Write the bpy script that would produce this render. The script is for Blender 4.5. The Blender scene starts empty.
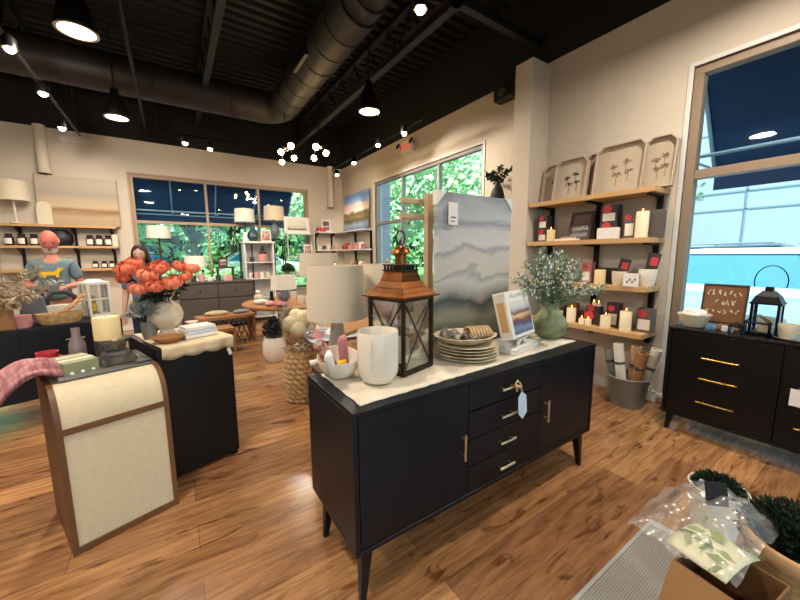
WORLD=4.1; SUN=10; EXPO=0.2
import bpy, bmesh, math, random
from mathutils import Vector, Matrix, Euler
random.seed(7)
PI=math.pi
C=bpy.context.scene.collection
def lin(h):
    h=h.lstrip('#'); r=[int(h[i:i+2],16)/255 for i in (0,2,4)]
    return tuple((c/12.92 if c<=.04045 else ((c+.055)/1.055)**2.4) for c in r)+(1,)
# ---------------------------------------------------------------- materials
M={}
def mat(n,col,rough=.5,metal=0,var=0,scale=8,bump=0,bscale=60,emit=None,es=0,stretch=None,col2=None,spec=.5,trans=0,ior=1.45,alpha=1,sheen=0):
    m=bpy.data.materials.new(n); m.use_nodes=True; nt=m.node_tree; b=nt.nodes['Principled BSDF']
    c=lin(col); b.inputs['Base Color'].default_value=c; b.inputs['Roughness'].default_value=rough
    b.inputs['Metallic'].default_value=metal; b.inputs['Specular IOR Level'].default_value=spec
    b.inputs['Transmission Weight'].default_value=trans; b.inputs['IOR'].default_value=ior; b.inputs['Alpha'].default_value=alpha
    if emit: b.inputs['Emission Color'].default_value=lin(emit); b.inputs['Emission Strength'].default_value=es
    if var or bump or col2:
        tc=nt.nodes.new('ShaderNodeTexCoord'); mp=nt.nodes.new('ShaderNodeMapping'); nt.links.new(tc.outputs['Object'],mp.inputs['Vector'])
        if stretch: mp.inputs['Scale'].default_value=stretch
    if var or col2:
        no=nt.nodes.new('ShaderNodeTexNoise'); no.inputs['Scale'].default_value=scale; no.inputs['Detail'].default_value=5
        nt.links.new(mp.outputs[0],no.inputs['Vector'])
        cr=nt.nodes.new('ShaderNodeValToRGB'); cr.color_ramp.elements[0].position=.35; cr.color_ramp.elements[1].position=.65
        c2=lin(col2) if col2 else tuple(max(0,x*(1-var)) for x in c[:3])+(1,)
        cr.color_ramp.elements[0].color=c2; cr.color_ramp.elements[1].color=c
        nt.links.new(no.outputs['Fac'],cr.inputs[0]); nt.links.new(cr.outputs[0],b.inputs['Base Color'])
    if bump:
        n2=nt.nodes.new('ShaderNodeTexNoise'); n2.inputs['Scale'].default_value=bscale; n2.inputs['Detail'].default_value=3
        nt.links.new(mp.outputs[0],n2.inputs['Vector'])
        bp=nt.nodes.new('ShaderNodeBump'); bp.inputs['Strength'].default_value=bump; bp.inputs['Distance'].default_value=.01
        nt.links.new(n2.outputs['Fac'],bp.inputs['Height']); nt.links.new(bp.outputs[0],b.inputs['Normal'])
    M[n]=m; return m
mat('wall','#c9beae',.85,var=.06,scale=1.5,bump=.06,bscale=30)
mat('upper','#0b0c10',.8)
mat('deck','#0a0b0f',.6)
mat('steel','#0d0e11',.55)
mat('duct','#2f2c2b',.5,.2,var=.15,scale=3)
mat('frame','#b9a78e',.5)
mat('alu','#6f7780',.4,.5)
mat('trimw','#cfcdc8',.5)
mat('navy_paint','#0b0d16',.42,var=.1,scale=2,bump=.03,bscale=40,spec=.4)
mat('black','#0b0b0c',.5)
mat('black_metal','#0d0d0e',.45,.6)
mat('brass','#d8c9a4',.28,1)
mat('gold','#c9a253',.3,1)
mat('copper','#8f5a30',.36,1,var=.55,scale=9)
mat('dark_bronze','#3c332b',.4,.8)
mat('white_ceramic','#e2d8c8',.25,var=.03,scale=10)
mat('cream_ceramic','#d9cbb2',.3,var=.05,scale=10)
mat('plate','#dccfb7',.3,col2='#c8b491',scale=30)
mat('gray_ceramic','#6c7280',.35)
mat('green_ceramic','#858c66',.35,col2='#6f7a55',scale=9,bump=.25,bscale=25,stretch=(1,1,3))
mat('dark_green_ceramic','#4d5b48',.3,col2='#3c4a3a',scale=9)
mat('black_ceramic','#17181b',.6)
mat('linen','#d9cfbb',.9,var=.08,scale=40,bump=.3,bscale=250)
mat('shade','#cfc3ae',.9,bump=.15,bscale=300,emit='#cdb999',es=.03)
mat('shade_lit','#d9d2c4',.9,emit='#fff0d8',es=.05)
mat('panel_linen','#dccbaa',.9,var=.06,scale=30,bump=.45,bscale=180)
mat('walnut','#7a5233',.5,var=.35,scale=5,stretch=(1,1,.2))
mat('wood_light','#c89f6c',.55,var=.18,scale=6,stretch=(1,.15,1))
mat('wood_table','#a9744a',.5,var=.2,scale=5,stretch=(.2,1,1))
mat('wood_pale','#bfa27c',.6,var=.12,scale=6,stretch=(1,1,.2))
mat('wood_dark','#4a2f20',.5,var=.3,scale=8)
mat('graywood','#4c443f',.6,var=.2,scale=6,stretch=(.2,1,1))
mat('tray','#b3a390',.8,var=.06,scale=15)
mat('tray_print','#4c4e42',.8)
mat('tray_print2','#85745d',.8)
mat('wax','#ead9b8',.5,emit='#ffd9a0',es=.04)
mat('wax_yellow','#e2c893',.5)
mat('flame','#ffb050',.5,emit='#ffa040',es=12)
mat('boxdark','#3a3033',.5,var=.2,scale=12)
mat('boxgray','#5f5652',.5)
mat('red','#c23a40',.5)
mat('deep_red','#8f2730',.5)
mat('pink','#cf8f90',.8)
mat('pinkcloth','#b9787a',.9,var=.15,scale=20)
mat('darkpink','#8d5058',.9)
mat('white','#e4e0d8',.6)
mat('paper','#e6e0d2',.8)
mat('tagblue','#c9d3e4',.7)
mat('kraft','#9b7248',.8,var=.08,scale=6)
mat('kraft_dark','#7b5536',.8,var=.1,scale=6)
mat('gray_metal','#8c8c85',.5,.4,var=.15,scale=6)
mat('gray','#77787b',.7)
mat('dark_gray','#3b3c40',.7)
mat('seagrass','#cdaa78',.8,col2='#a8825a',scale=40,bump=.6,bscale=60)
mat('coral','#fb8c68',.6,var=.15,scale=20)
mat('coral2','#ffa07c',.6,var=.15,scale=20)
mat('leaf','#3b5a34',.6,var=.3,scale=10)
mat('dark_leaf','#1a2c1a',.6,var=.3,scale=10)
mat('dark_foliage','#24272a',.7)
mat('sage','#83957a',.7,var=.25,scale=15)
mat('bud','#ecebe4',.7)
mat('dried','#b6a487',.8,var=.2,scale=20)
mat('puff','#e3d2aa',.9,bump=.5,bscale=80)
mat('silverleaf','#a9aaa2',.6,var=.2,scale=20)
mat('skin','#cf8a76',.55)
mat('skin_pale','#c8a08c',.55)
mat('skin_head','#c2705f',.5)
mat('eye','#221a18',.4)
mat('lip','#9b4a48',.5)
mat('beard','#c9b9ad',.9)
mat('shirt','#6f858c',.9,var=.08,scale=20)
mat('yellow','#e8bb28',.8)
mat('jeans','#27344d',.9)
mat('hair','#2a1d1a',.6)
mat('bluetop','#4f6a86',.9)
mat('tree_leaf','#a8d09a',.6,col2='#82b678',scale=2)
mat('tree_leaf2','#bddba8',.6,col2='#93c084',scale=2)
mat('bark','#57483a',.9)
mat('grass','#7fae5b',.9,var=.25,scale=2)
mat('asphalt','#6a7074',.9,var=.1,scale=3)
mat('sidewalk','#999c9b',.9)
mat('awning','#2a4266',.85)
mat('awning_dark','#161a26',.85)
mat('awn_frame','#a9bacb',.5)
mat('facade','#a9b4b9',.8,var=.04,scale=.5)
mat('facade_line','#7d95a0',.8)
mat('roofgray','#5f7076',.8)
mat('car_silver','#dfe6ea',.25,.5)
mat('car_dark','#56616b',.3,.4)
mat('car_glass','#457f9c',.08,.2)
mat('tyre','#15161a',.8)
mat('frame_tan','#a48c72',.5)
mat('frame_gray','#86827c',.45,.2)
mat('frame_brown','#8f7c68',.5)
mat('black_paint','#050507',.4,spec=.4)
mat('rug_edge','#a7a6a0',.9)
mat('sofa_blue','#b8c4d0',.9)
mat('green_book','#8b8f6d',.6)
mat('greenprint','#8a9a4e',.7)
mat('black_liner','#0e0a0a',.7)
mat('leafprint','#d8d4b2',.5)
mat('bag_stripe','#b79a6a',.8,col2='#8e6f45',scale=14,stretch=(1,1,8))
mat('tan','#c09a72',.8,var=.2,scale=14)
mat('bulb','#ffe2b0',.5,emit='#ffcf8a',es=60)
mat('lamp_disc','#ffe9c4',.5,emit='#ffdca0',es=9)
mat('dome','#121110',.5,.5)
mat('chrome','#b9bcc0',.2,1)
mat('dark_amber','#3b2220',.3)
mat('bluevase','#2c4150',.25)
mat('mauve','#a58e92',.15,trans=.4)
mat('smoke','#8d8a86',.1,trans=.85)
mat('light_gray','#b8b2aa',.35)
mat('exit_red','#c8402c',.5,emit='#ff5030',es=.6)

def newmat(n):
    m=bpy.data.materials.new(n); m.use_nodes=True; M[n]=m; return m,m.node_tree,m.node_tree.nodes['Principled BSDF']
# oak plank floor, boards run along X
m,nt,b=newmat('oak')
N=nt.nodes.new; L=nt.links.new
tc=N('ShaderNodeTexCoord')
br=N('ShaderNodeTexBrick'); br.inputs['Scale'].default_value=1; br.inputs['Brick Width'].default_value=1.35; br.inputs['Row Height'].default_value=.19
br.inputs['Mortar Size'].default_value=.0014; br.inputs['Color1'].default_value=lin('#8c6242'); br.inputs['Color2'].default_value=lin('#b9895b'); br.inputs['Mortar'].default_value=lin('#6a4a32'); br.inputs['Bias'].default_value=0; br.offset=.37
L(tc.outputs['Object'],br.inputs['Vector'])
mp=N('ShaderNodeMapping'); mp.inputs['Scale'].default_value=(1.0,9,1); L(tc.outputs['Object'],mp.inputs['Vector'])
n1=N('ShaderNodeTexNoise'); n1.inputs['Scale'].default_value=3.4; n1.inputs['Detail'].default_value=10; n1.inputs['Roughness'].default_value=.62; n1.inputs['Distortion'].default_value=.7; L(mp.outputs[0],n1.inputs['Vector'])
cr=N('ShaderNodeValToRGB'); cr.color_ramp.elements[0].position=.33; cr.color_ramp.elements[0].color=(.52,.46,.42,1); cr.color_ramp.elements[1].position=.62; cr.color_ramp.elements[1].color=(1.12,1.12,1.1,1); L(n1.outputs['Fac'],cr.inputs[0])
mp2=N('ShaderNodeMapping'); mp2.inputs['Scale'].default_value=(.9,3.6,1); mp2.inputs['Location'].default_value=(3,1,0); L(tc.outputs['Object'],mp2.inputs['Vector'])
n2=N('ShaderNodeTexNoise'); n2.inputs['Scale'].default_value=4.2; n2.inputs['Detail'].default_value=6; n2.inputs['Distortion'].default_value=.9; L(mp2.outputs[0],n2.inputs['Vector'])
cr2=N('ShaderNodeValToRGB'); cr2.color_ramp.elements[0].position=.33; cr2.color_ramp.elements[0].color=(.45,.37,.33,1); cr2.color_ramp.elements[1].position=.40; cr2.color_ramp.elements[1].color=(1,1,1,1); L(n2.outputs['Fac'],cr2.inputs[0])
def mul(a,bb):
    x=N('ShaderNodeMix'); x.data_type='RGBA'; x.blend_type='MULTIPLY'; x.inputs[0].default_value=1; L(a,x.inputs[6]); L(bb,x.inputs[7]); return x.outputs[2]
L(mul(mul(br.outputs['Color'],cr.outputs[0]),cr2.outputs[0]),b.inputs['Base Color'])
b.inputs['Coat Weight'].default_value=.08; b.inputs['Coat Roughness'].default_value=.12; b.inputs['Roughness'].default_value=.26; b.inputs['Specular IOR Level'].default_value=.5
bp=N('ShaderNodeBump'); bp.inputs['Strength'].default_value=.12; bp.inputs['Distance'].default_value=.004; L(n1.outputs['Fac'],bp.inputs['Height']); L(bp.outputs[0],b.inputs['Normal'])
# brick
m,nt,b=newmat('brick'); N=nt.nodes.new; L=nt.links.new
tc=N('ShaderNodeTexCoord'); mp=N('ShaderNodeMapping'); mp.inputs['Rotation'].default_value=(PI/2,0,0); L(tc.outputs['Object'],mp.inputs['Vector'])
sx=N('ShaderNodeSeparateXYZ'); cx=N('ShaderNodeCombineXYZ'); ad=N('ShaderNodeMath'); L(tc.outputs['Object'],sx.inputs[0]); L(sx.outputs[0],ad.inputs[0]); L(sx.outputs[1],ad.inputs[1]); L(ad.outputs[0],cx.inputs[0]); L(sx.outputs[2],cx.inputs[1])
br=N('ShaderNodeTexBrick'); br.inputs['Scale'].default_value=4.5; br.inputs['Color1'].default_value=lin('#8d8fa0'); br.inputs['Color2'].default_value=lin('#a58f8a'); br.inputs['Mortar'].default_value=lin('#c5ccd2'); L(cx.outputs[0],br.inputs['Vector']); L(br.outputs[0],b.inputs['Base Color']); b.inputs['Roughness'].default_value=.9
# window glass : clear pane with a fresnel reflection
m,nt,b=newmat('glass'); nt.nodes.remove(b); N=nt.nodes.new; L=nt.links.new
tr=N('ShaderNodeBsdfTransparent'); tr.inputs[0].default_value=(.87,.965,1,1); gl=N('ShaderNodeBsdfGlossy'); gl.inputs['Roughness'].default_value=.02; lw=N('ShaderNodeLayerWeight'); lw.inputs[0].default_value=.5; pw=N('ShaderNodeMath'); pw.operation='POWER'; pw.inputs[1].default_value=4.5; L(lw.outputs['Facing'],pw.inputs[0]); fr=N('ShaderNodeMath'); fr.operation='MULTIPLY_ADD'; fr.inputs[1].default_value=.45; fr.inputs[2].default_value=.03; L(pw.outputs[0],fr.inputs[0])
mx=N('ShaderNodeMixShader'); L(fr.outputs[0],mx.inputs[0]); L(tr.outputs[0],mx.inputs[1]); L(gl.outputs[0],mx.inputs[2]); L(mx.outputs[0],nt.nodes['Material Output'].inputs[0])
m,nt,b=newmat('clear'); nt.nodes.remove(b); N=nt.nodes.new; L=nt.links.new
tr=N('ShaderNodeBsdfTransparent'); tr.inputs[0].default_value=(.93,.95,.96,1); gl=N('ShaderNodeBsdfGlossy'); gl.inputs['Roughness'].default_value=.08
fr=N('ShaderNodeLayerWeight'); fr.inputs[0].default_value=.35
mx=N('ShaderNodeMixShader'); L(fr.outputs['Facing'],mx.inputs[0]); L(tr.outputs[0],mx.inputs[1]); L(gl.outputs[0],mx.inputs[2]); L(mx.outputs[0],nt.nodes['Material Output'].inputs[0])
m,nt,b=newmat('film'); N=nt.nodes.new; L=nt.links.new
tr=N('ShaderNodeBsdfTransparent'); df=N('ShaderNodeBsdfDiffuse'); df.inputs[0].default_value=(.8,.82,.8,1); gl=N('ShaderNodeBsdfGlossy'); gl.inputs['Roughness'].default_value=.28
m1=N('ShaderNodeMixShader'); m1.inputs[0].default_value=.13; L(tr.outputs[0],m1.inputs[1]); L(df.outputs[0],m1.inputs[2]); mx=N('ShaderNodeMixShader'); fr=N('ShaderNodeLayerWeight'); fr.inputs[0].default_value=.13; L(fr.outputs['Facing'],mx.inputs[0]); L(m1.outputs[0],mx.inputs[1]); L(gl.outputs[0],mx.inputs[2]); L(mx.outputs[0],nt.nodes['Material Output'].inputs[0])
# rug: ribs
m,nt,b=newmat('rug'); N=nt.nodes.new; L=nt.links.new
tc=N('ShaderNodeTexCoord'); wv=N('ShaderNodeTexWave'); wv.bands_direction='Y'; wv.inputs['Scale'].default_value=34; wv.inputs['Distortion'].default_value=2.0; wv.inputs['Detail'].default_value=2; wv.inputs['Detail Scale'].default_value=3
L(tc.outputs['Object'],wv.inputs['Vector']); cr=N('ShaderNodeValToRGB'); cr.color_ramp.elements[0].color=lin('#8f8c87'); cr.color_ramp.elements[1].color=lin('#a7a39b'); L(wv.outputs['Fac'],cr.inputs[0]); L(cr.outputs[0],b.inputs['Base Color']); b.inputs['Roughness'].default_value=.95
bp=N('ShaderNodeBump'); bp.inputs['Strength'].default_value=.5; bp.inputs['Distance'].default_value=.01; L(wv.outputs['Fac'],bp.inputs['Height']); L(bp.outputs[0],b.inputs['Normal'])
# paintings: layered bands by height (object z) disturbed by noise
def painting(n,stops,scale=3,dist=.25,h=1.0,stretch=(1,1,2.2),detail=8):
    m,nt,b=newmat(n); N=nt.nodes.new; L=nt.links.new
    tc=N('ShaderNodeTexCoord'); mp=N('ShaderNodeMapping'); mp.inputs['Scale'].default_value=stretch; L(tc.outputs['Object'],mp.inputs['Vector'])
    no=N('ShaderNodeTexNoise'); no.inputs['Scale'].default_value=scale; no.inputs['Detail'].default_value=detail; no.inputs['Distortion'].default_value=.8; L(mp.outputs[0],no.inputs['Vector'])
    s=N('ShaderNodeSeparateXYZ'); L(tc.outputs['Object'],s.inputs[0])
    d=N('ShaderNodeMath'); d.operation='DIVIDE'; d.inputs[1].default_value=h; L(s.outputs[2],d.inputs[0])
    a=N('ShaderNodeMath'); a.operation='MULTIPLY_ADD'; a.inputs[1].default_value=dist; L(no.outputs['Fac'],a.inputs[0]); L(d.outputs[0],a.inputs[2])
    c=N('ShaderNodeMath'); c.operation='SUBTRACT'; c.inputs[1].default_value=dist*.5; L(a.outputs[0],c.inputs[0])
    cr=N('ShaderNodeValToRGB'); L(c.outputs[0],cr.inputs[0]); e=cr.color_ramp.elements
    e[0].position=stops[0][0]; e[0].color=lin(stops[0][1]); e[1].position=stops[-1][0]; e[1].color=lin(stops[-1][1])
    for p,cc in stops[1:-1]:
        q=e.new(p); q.color=lin(cc)
    L(cr.outputs[0],b.inputs['Base Color']); b.inputs['Roughness'].default_value=.75
painting('cloud_art',[(0,'#77746a'),(.12,'#686a58'),(.20,'#8a8570'),(.25,'#5f6358'),(.29,'#41484a'),(.34,'#9b9790'),(.42,'#c0bbb3'),(.47,'#9c9997'),(.49,'#c2bbb0'),(.60,'#bdb7b0'),(.64,'#97979a'),(.67,'#c3bfba'),(.78,'#bbb8b6'),(.82,'#8b8f95'),(.87,'#b0b2b4'),(1,'#767e86')],scale=1.9,dist=.36,h=.92,stretch=(1,1,1.5),detail=5)
painting('beige_art',[(0,'#a89377'),(.2,'#b39d80'),(.36,'#8e6f4a'),(.44,'#c0ab8d'),(.6,'#b6a58c'),(.75,'#a39a90'),(1,'#b5a996')],scale=2,dist=.2,h=.7,stretch=(.4,1,3))
painting('barn_art',[(0,'#5e6f8e'),(.14,'#8fa2ba'),(.25,'#56543a'),(.36,'#8a7a4a'),(.45,'#6b5a3c'),(.52,'#d8cfca'),(.66,'#d9b3a6'),(.74,'#7f9cc0'),(.9,'#5d83b5'),(1,'#8aa3c4')],scale=4,dist=.2,h=.85)
painting('horse_art',[(0,'#7c8a5a'),(.3,'#a5a06a'),(.45,'#5f4630'),(.6,'#c3bda8'),(1,'#d6d2c4')],scale=14,dist=.3,h=.2)
painting('room_art',[(0,'#38405c'),(.25,'#7d86a0'),(.36,'#3e4a6a'),(.46,'#8e4a3e'),(.58,'#d9c29a'),(.66,'#7c3f35'),(.8,'#c4c8cc'),(1,'#ddd6c8')],scale=14,dist=.22,h=.2,stretch=(1,1,1))
painting('photo_art',[(0,'#2c2224'),(.3,'#8d8684'),(.45,'#2e2728'),(.6,'#c2bbb6'),(.75,'#433434'),(1,'#6a5450')],scale=22,dist=.4,h=.2)
painting('cloth_print',[(0,'#cfb893'),(.4,'#c9b18a'),(.55,'#a98c66'),(.65,'#cdb692'),(1,'#dcc9a6')],scale=9,dist=1.2,h=1,stretch=(1,1,1))
painting('napkin_print',[(0,'#8e3f48'),(.35,'#d8c9b8'),(.5,'#55505a'),(.62,'#d2a79c'),(1,'#e8dccb')],scale=40,dist=1.4,h=1,stretch=(1,1,1))
painting('napkin2',[(0,'#77706a'),(.35,'#cfc3ae'),(.5,'#978b80'),(.62,'#d8cdb8'),(1,'#a8988a')],scale=28,dist=1.4,h=1,stretch=(1,1,1))
painting('towel_stripes',[(0,'#6f3f49'),(.4,'#a9666d'),(.6,'#8a4d55'),(1,'#c2898a')],scale=18,dist=1.4,h=1,stretch=(4,.4,.4))
painting('runner',[(0,'#bcae93'),(.5,'#d2c6af'),(1,'#ded4c1')],scale=18,dist=.8,h=1,stretch=(1,1,1))
# ---------------------------------------------------------------- mesh tools
class B:
    def __init__(s): s.v=[]; s.f=[]; s.m=[]; s.mi=0
    def add(s,vs,fs,T=None):
        o=len(s.v); s.v+= [tuple(T@Vector(v)) if T else tuple(v) for v in vs]; s.f+=[tuple(i+o for i in f) for f in fs]; s.m+=[s.mi]*len(fs); return s
    def box(s,x0,y0,z0,x1,y1,z1,T=None):
        return s.add([(x0,y0,z0),(x1,y0,z0),(x1,y1,z0),(x0,y1,z0),(x0,y0,z1),(x1,y0,z1),(x1,y1,z1),(x0,y1,z1)],[(0,3,2,1),(4,5,6,7),(0,1,5,4),(1,2,6,5),(2,3,7,6),(3,0,4,7)],T)
    def cb(s,c,d,rot=(0,0,0)):
        T=Matrix.Translation(c)@Euler(rot).to_matrix().to_4x4(); return s.box(-d[0]/2,-d[1]/2,-d[2]/2,d[0]/2,d[1]/2,d[2]/2,T)
    def frust(s,a,ha,b,hb):   # box from square a(center) half ha to b half hb (z differs)
        vs=[]
        for c,h in ((a,ha),(b,hb)):
            hx,hy=h if isinstance(h,tuple) else (h,h)
            vs+=[(c[0]-hx,c[1]-hy,c[2]),(c[0]+hx,c[1]-hy,c[2]),(c[0]+hx,c[1]+hy,c[2]),(c[0]-hx,c[1]+hy,c[2])]
        return s.add(vs,[(0,3,2,1),(4,5,6,7),(0,1,5,4),(1,2,6,5),(2,3,7,6),(3,0,4,7)])
    def lathe(s,prof,n=24,c=(0,0,0),T=None,sx=1,sy=1,fn=None,caps=True):
        if prof[0]==prof[-1]: caps=False
        vs=[];fs=[];k=len(prof)
        for (r,z) in prof:
            for i in range(n):
                a=2*PI*i/n; rr=r*(fn(a,z) if fn else 1); vs.append((c[0]+rr*math.cos(a)*sx,c[1]+rr*math.sin(a)*sy,c[2]+z))
        for j in range(k-1):
            for i in range(n):
                i2=(i+1)%n; fs.append((j*n+i,j*n+i2,(j+1)*n+i2,(j+1)*n+i))
        if caps and prof[0][0]>1e-5: fs.append(tuple(reversed(range(n))))
        if caps and prof[-1][0]>1e-5: fs.append(tuple(range((k-1)*n,k*n)))
        return s.add(vs,fs,T)
    def tube(s,pts,r,n=8,closed=False):
        pts=[Vector(p) for p in pts]; k=len(pts); rs=r if isinstance(r,(list,tuple)) else [r]*k; vs=[];fs=[]; up=None
        for i,p in enumerate(pts):
            a=pts[(i-1)%k] if (i>0 or closed) else p; b=pts[(i+1)%k] if (i<k-1 or closed) else p
            t=(b-a).normalized()
            if up is None: up=Vector((0,0,1)) if abs(t.z)<.9 else Vector((1,0,0))
            x=t.cross(up).normalized(); 
            if x.length<1e-4: x=t.orthogonal().normalized()
            up=x.cross(t).normalized()
            for j in range(n):
                q=2*PI*j/n; vs.append(tuple(p+(x*math.cos(q)+up*math.sin(q))*rs[i]))
        for i in range(k if closed else k-1):
            for j in range(n):
                j2=(j+1)%n; i2=(i+1)%k; fs.append((i*n+j,i*n+j2,i2*n+j2,i2*n+j))
        if not closed: fs+= [tuple(reversed(range(n))),tuple(range((k-1)*n,k*n))]
        return s.add(vs,fs)
    def prism(s,poly,d0,d1,axis='z',T=None):
        def P(a,b,d): return {'z':(a,b,d),'y':(a,d,b),'x':(d,a,b)}[axis]
        n=len(poly); vs=[P(a,b,d0) for a,b in poly]+[P(a,b,d1) for a,b in poly]
        fs=[tuple(reversed(range(n))),tuple(range(n,2*n))]+[(i,(i+1)%n,n+(i+1)%n,n+i) for i in range(n)]
        return s.add(vs,fs,T)
    def ball(s,c,r,seg=12,ring=8,sc=(1,1,1),jit=0,T=None):
        vs=[];fs=[]
        vs.append((c[0],c[1],c[2]-r*sc[2]))
        for j in range(1,ring):
            p=-PI/2+PI*j/ring
            for i in range(seg):
                a=2*PI*i/seg; q=r*(1+random.uniform(-jit,jit)); vs.append((c[0]+q*math.cos(p)*math.cos(a)*sc[0],c[1]+q*math.cos(p)*math.sin(a)*sc[1],c[2]+q*math.sin(p)*sc[2]))
        vs.append((c[0],c[1],c[2]+r*sc[2])); t=len(vs)-1
        for i in range(seg):
            i2=(i+1)%seg; fs.append((0,1+i2,1+i)); fs.append((t,1+(ring-2)*seg+i,1+(ring-2)*seg+i2))
            for j in range(ring-2): fs.append((1+j*seg+i,1+j*seg+i2,1+(j+1)*seg+i2,1+(j+1)*seg+i))
        return s.add(vs,fs,T)
    def leaf(s,p,d,ln,w,bend=.15):
        d=Vector(d).normalized(); x=d.orthogonal().normalized(); x.rotate(Matrix.Rotation(random.uniform(0,6.28),3,d)); u=d.cross(x)
        p=Vector(p); a=p+d*ln*.45+x*w/2+u*ln*bend; b=p+d*ln*.45-x*w/2+u*ln*bend; e=p+d*ln
        return s.add([tuple(p),tuple(a),tuple(e),tuple(b)],[(0,1,2,3)])
    def grid(s,fn,nu,nv,th=0):
        vs=[fn(i/nu,j/nv) for j in range(nv+1) for i in range(nu+1)]; fs=[(j*(nu+1)+i,j*(nu+1)+i+1,(j+1)*(nu+1)+i+1,(j+1)*(nu+1)+i) for j in range(nv) for i in range(nu)]
        return s.add(vs,fs)
    def make(s,name,m,parent=None,smooth=False,bev=0,solid=0,sub=0,loc=None,rot=None):
        me=bpy.data.meshes.new(name); me.from_pydata(s.v,[],s.f); me.update()
        for q in (m if isinstance(m,list) else [m]): me.materials.append(M[q])
        for i,p in enumerate(me.polygons): p.material_index=s.m[i]; p.use_smooth=bool(smooth)
        bm=bmesh.new(); bm.from_mesh(me); bmesh.ops.recalc_face_normals(bm,faces=bm.faces); bm.to_mesh(me); bm.free()
        o=bpy.data.objects.new(name,me); C.objects.link(o)
        if parent: o.parent=parent
        if loc: o.location=loc
        if rot: o.rotation_euler=rot
        if solid:
            q=o.modifiers.new('solid','SOLIDIFY'); q.thickness=solid; q.offset=0
        if bev:
            q=o.modifiers.new('bevel','BEVEL'); q.width=bev; q.segments=2; q.limit_method='ANGLE'
        if sub:
            q=o.modifiers.new('sub','SUBSURF'); q.levels=sub; q.render_levels=sub
        if smooth=='auto':
            for p in me.polygons: p.use_smooth=True
            q=me
            try: me.set_sharp_from_angle(angle=math.radians(38))
            except Exception: pass
        return o
def tag(o,label,cat,group=None,kind=None):
    o['label']=label; o['category']=cat
    if group: o['group']=group
    if kind: o['kind']=kind
    return o
def thing(name,label,cat,loc=(0,0,0),rz=0,group=None):
    o=bpy.data.objects.new(name,None); C.objects.link(o); o.location=loc; o.rotation_euler=(0,0,rz); o.empty_display_size=.05
    return tag(o,label,cat,group)
def struct(name,b,m,**k):
    o=b.make(name,m,**k); o['kind']='structure'; return o
def dup(root,loc,rz=None,label=None,group=None,scale=None):
    r=root.copy(); C.objects.link(r); r.location=loc
    if rz is not None: r.rotation_euler=(0,0,rz)
    if label: r['label']=label
    if group: r['group']=group
    if scale is not None: r.scale=scale if isinstance(scale,tuple) else (scale,)*3
    for ch in list(root.children):
        c=ch.copy(); C.objects.link(c); c.parent=r
        for g in list(ch.children):
            d=g.copy(); C.objects.link(d); d.parent=c
    return r
def strokes(b,x0,z0,w,h,n,y,seed=0,t=.004):   # loose brush lettering on a plane of constant y
    rn=random.Random(seed)
    for i in range(n):
        x=x0+w*(i+.1)/n; ww=w/n*.7
        pts=[(x+ww*rn.random(),y,z0+h*rn.random()) for _ in range(4)]
        b.tube(pts,t,4)
# ---------------------------------------------------------------- room
XR,YB,HC,TOP=3.62,8.01,3.45,4.35
X0,Y0=-4.6,-3.6
WT,TR,SILL=2.85,2.01,.62
struct('floor',B().box(X0,Y0,-.1,XR,YB,0),'oak')
def wall_x(name,x,xo,y0,y1,holes):
    b=B(); ys=y0
    for (a,c,z0,z1) in holes:
        b.box(x,ys,0,xo,a,HC); b.box(x,a,0,xo,c,z0); b.box(x,a,z1,xo,c,HC); ys=c
    b.box(x,ys,0,xo,y1,HC); b.mi=1; b.box(x,y0,HC,xo,y1,TOP); return struct(name,b,['wall','upper'])
def wall_y(name,y,yo,x0,x1,holes):
    b=B(); xs=x0
    for (a,c,z0,z1) in holes:
        b.box(xs,y,0,a,yo,HC); b.box(a,y,0,c,yo,z0); b.box(a,y,z1,c,yo,HC); xs=c
    b.box(xs,y,0,x1,yo,HC); b.mi=1; b.box(x0,y,HC,x1,yo,TOP); return struct(name,b,['wall','upper'])
wall_x('wall_right',XR,XR+.18,Y0,YB+.18,[(-2.2,1.13,.1,WT),(3.37,6.36,SILL,WT)])
wall_y('wall_back',YB,YB+.18,X0-.18,XR,[(-4.1,-2.3,SILL,WT),(-.54,2.72,SILL,WT)])
wall_x('wall_left',X0-.18,X0,Y0,YB,[])
wall_y('wall_front',Y0-.18,Y0,X0-.18,XR+.18,[(-2.5,2.5,.3,WT)])
# corrugated roof deck, joists
b=B(); n=int((YB-Y0)/.16)
prof=[]
for i in range(n):
    y=Y0+i*.16; prof+=[(y,TOP),(y+.07,TOP),(y+.09,TOP+.05),(y+.14,TOP+.05)]
prof+=[(YB,TOP)]; poly=prof+[(YB,TOP+.12),(Y0,TOP+.12)]
b.prism(poly,X0-.2,XR+.2,'x'); struct('ceiling',b,'deck')
for i,x in enumerate((-3.4,-1.4,.6,2.6)):
    b=B(); b.box(x-.04,Y0,TOP-.06,x+.04,YB,TOP-.005); b.box(x-.04,Y0,TOP-.5,x+.04,YB,TOP-.44)
    for k in range(int((YB-Y0)/.5)):
        y=Y0+k*.5; b.tube([(x,y,TOP-.45),(x,y+.25,TOP-.05),(x,y+.5,TOP-.45)],.014,6)
    tag(b.make('roof_joist','steel'),['black open-web roof joist far to the left','black open-web roof joist above the striped towel','black open-web roof joist in the middle of the ceiling','black open-web roof joist nearest the shelved right wall'][i],'joist','roof joists')
b=B()
b.tube([(-.22,3.2,3.62),(-.22,7.9,3.62)],.02,8); struct('trim_1',b,'steel',smooth=True)
b=B(); b.box(2.35,2.55,3.66,2.43,7.9,3.74); b.box(2.35,2.55,3.66,3.62,2.63,3.74); tag(b.make('conduit_rail','steel',bev=.004),'black L-shaped ceiling rail running above the track light','rail')
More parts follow.
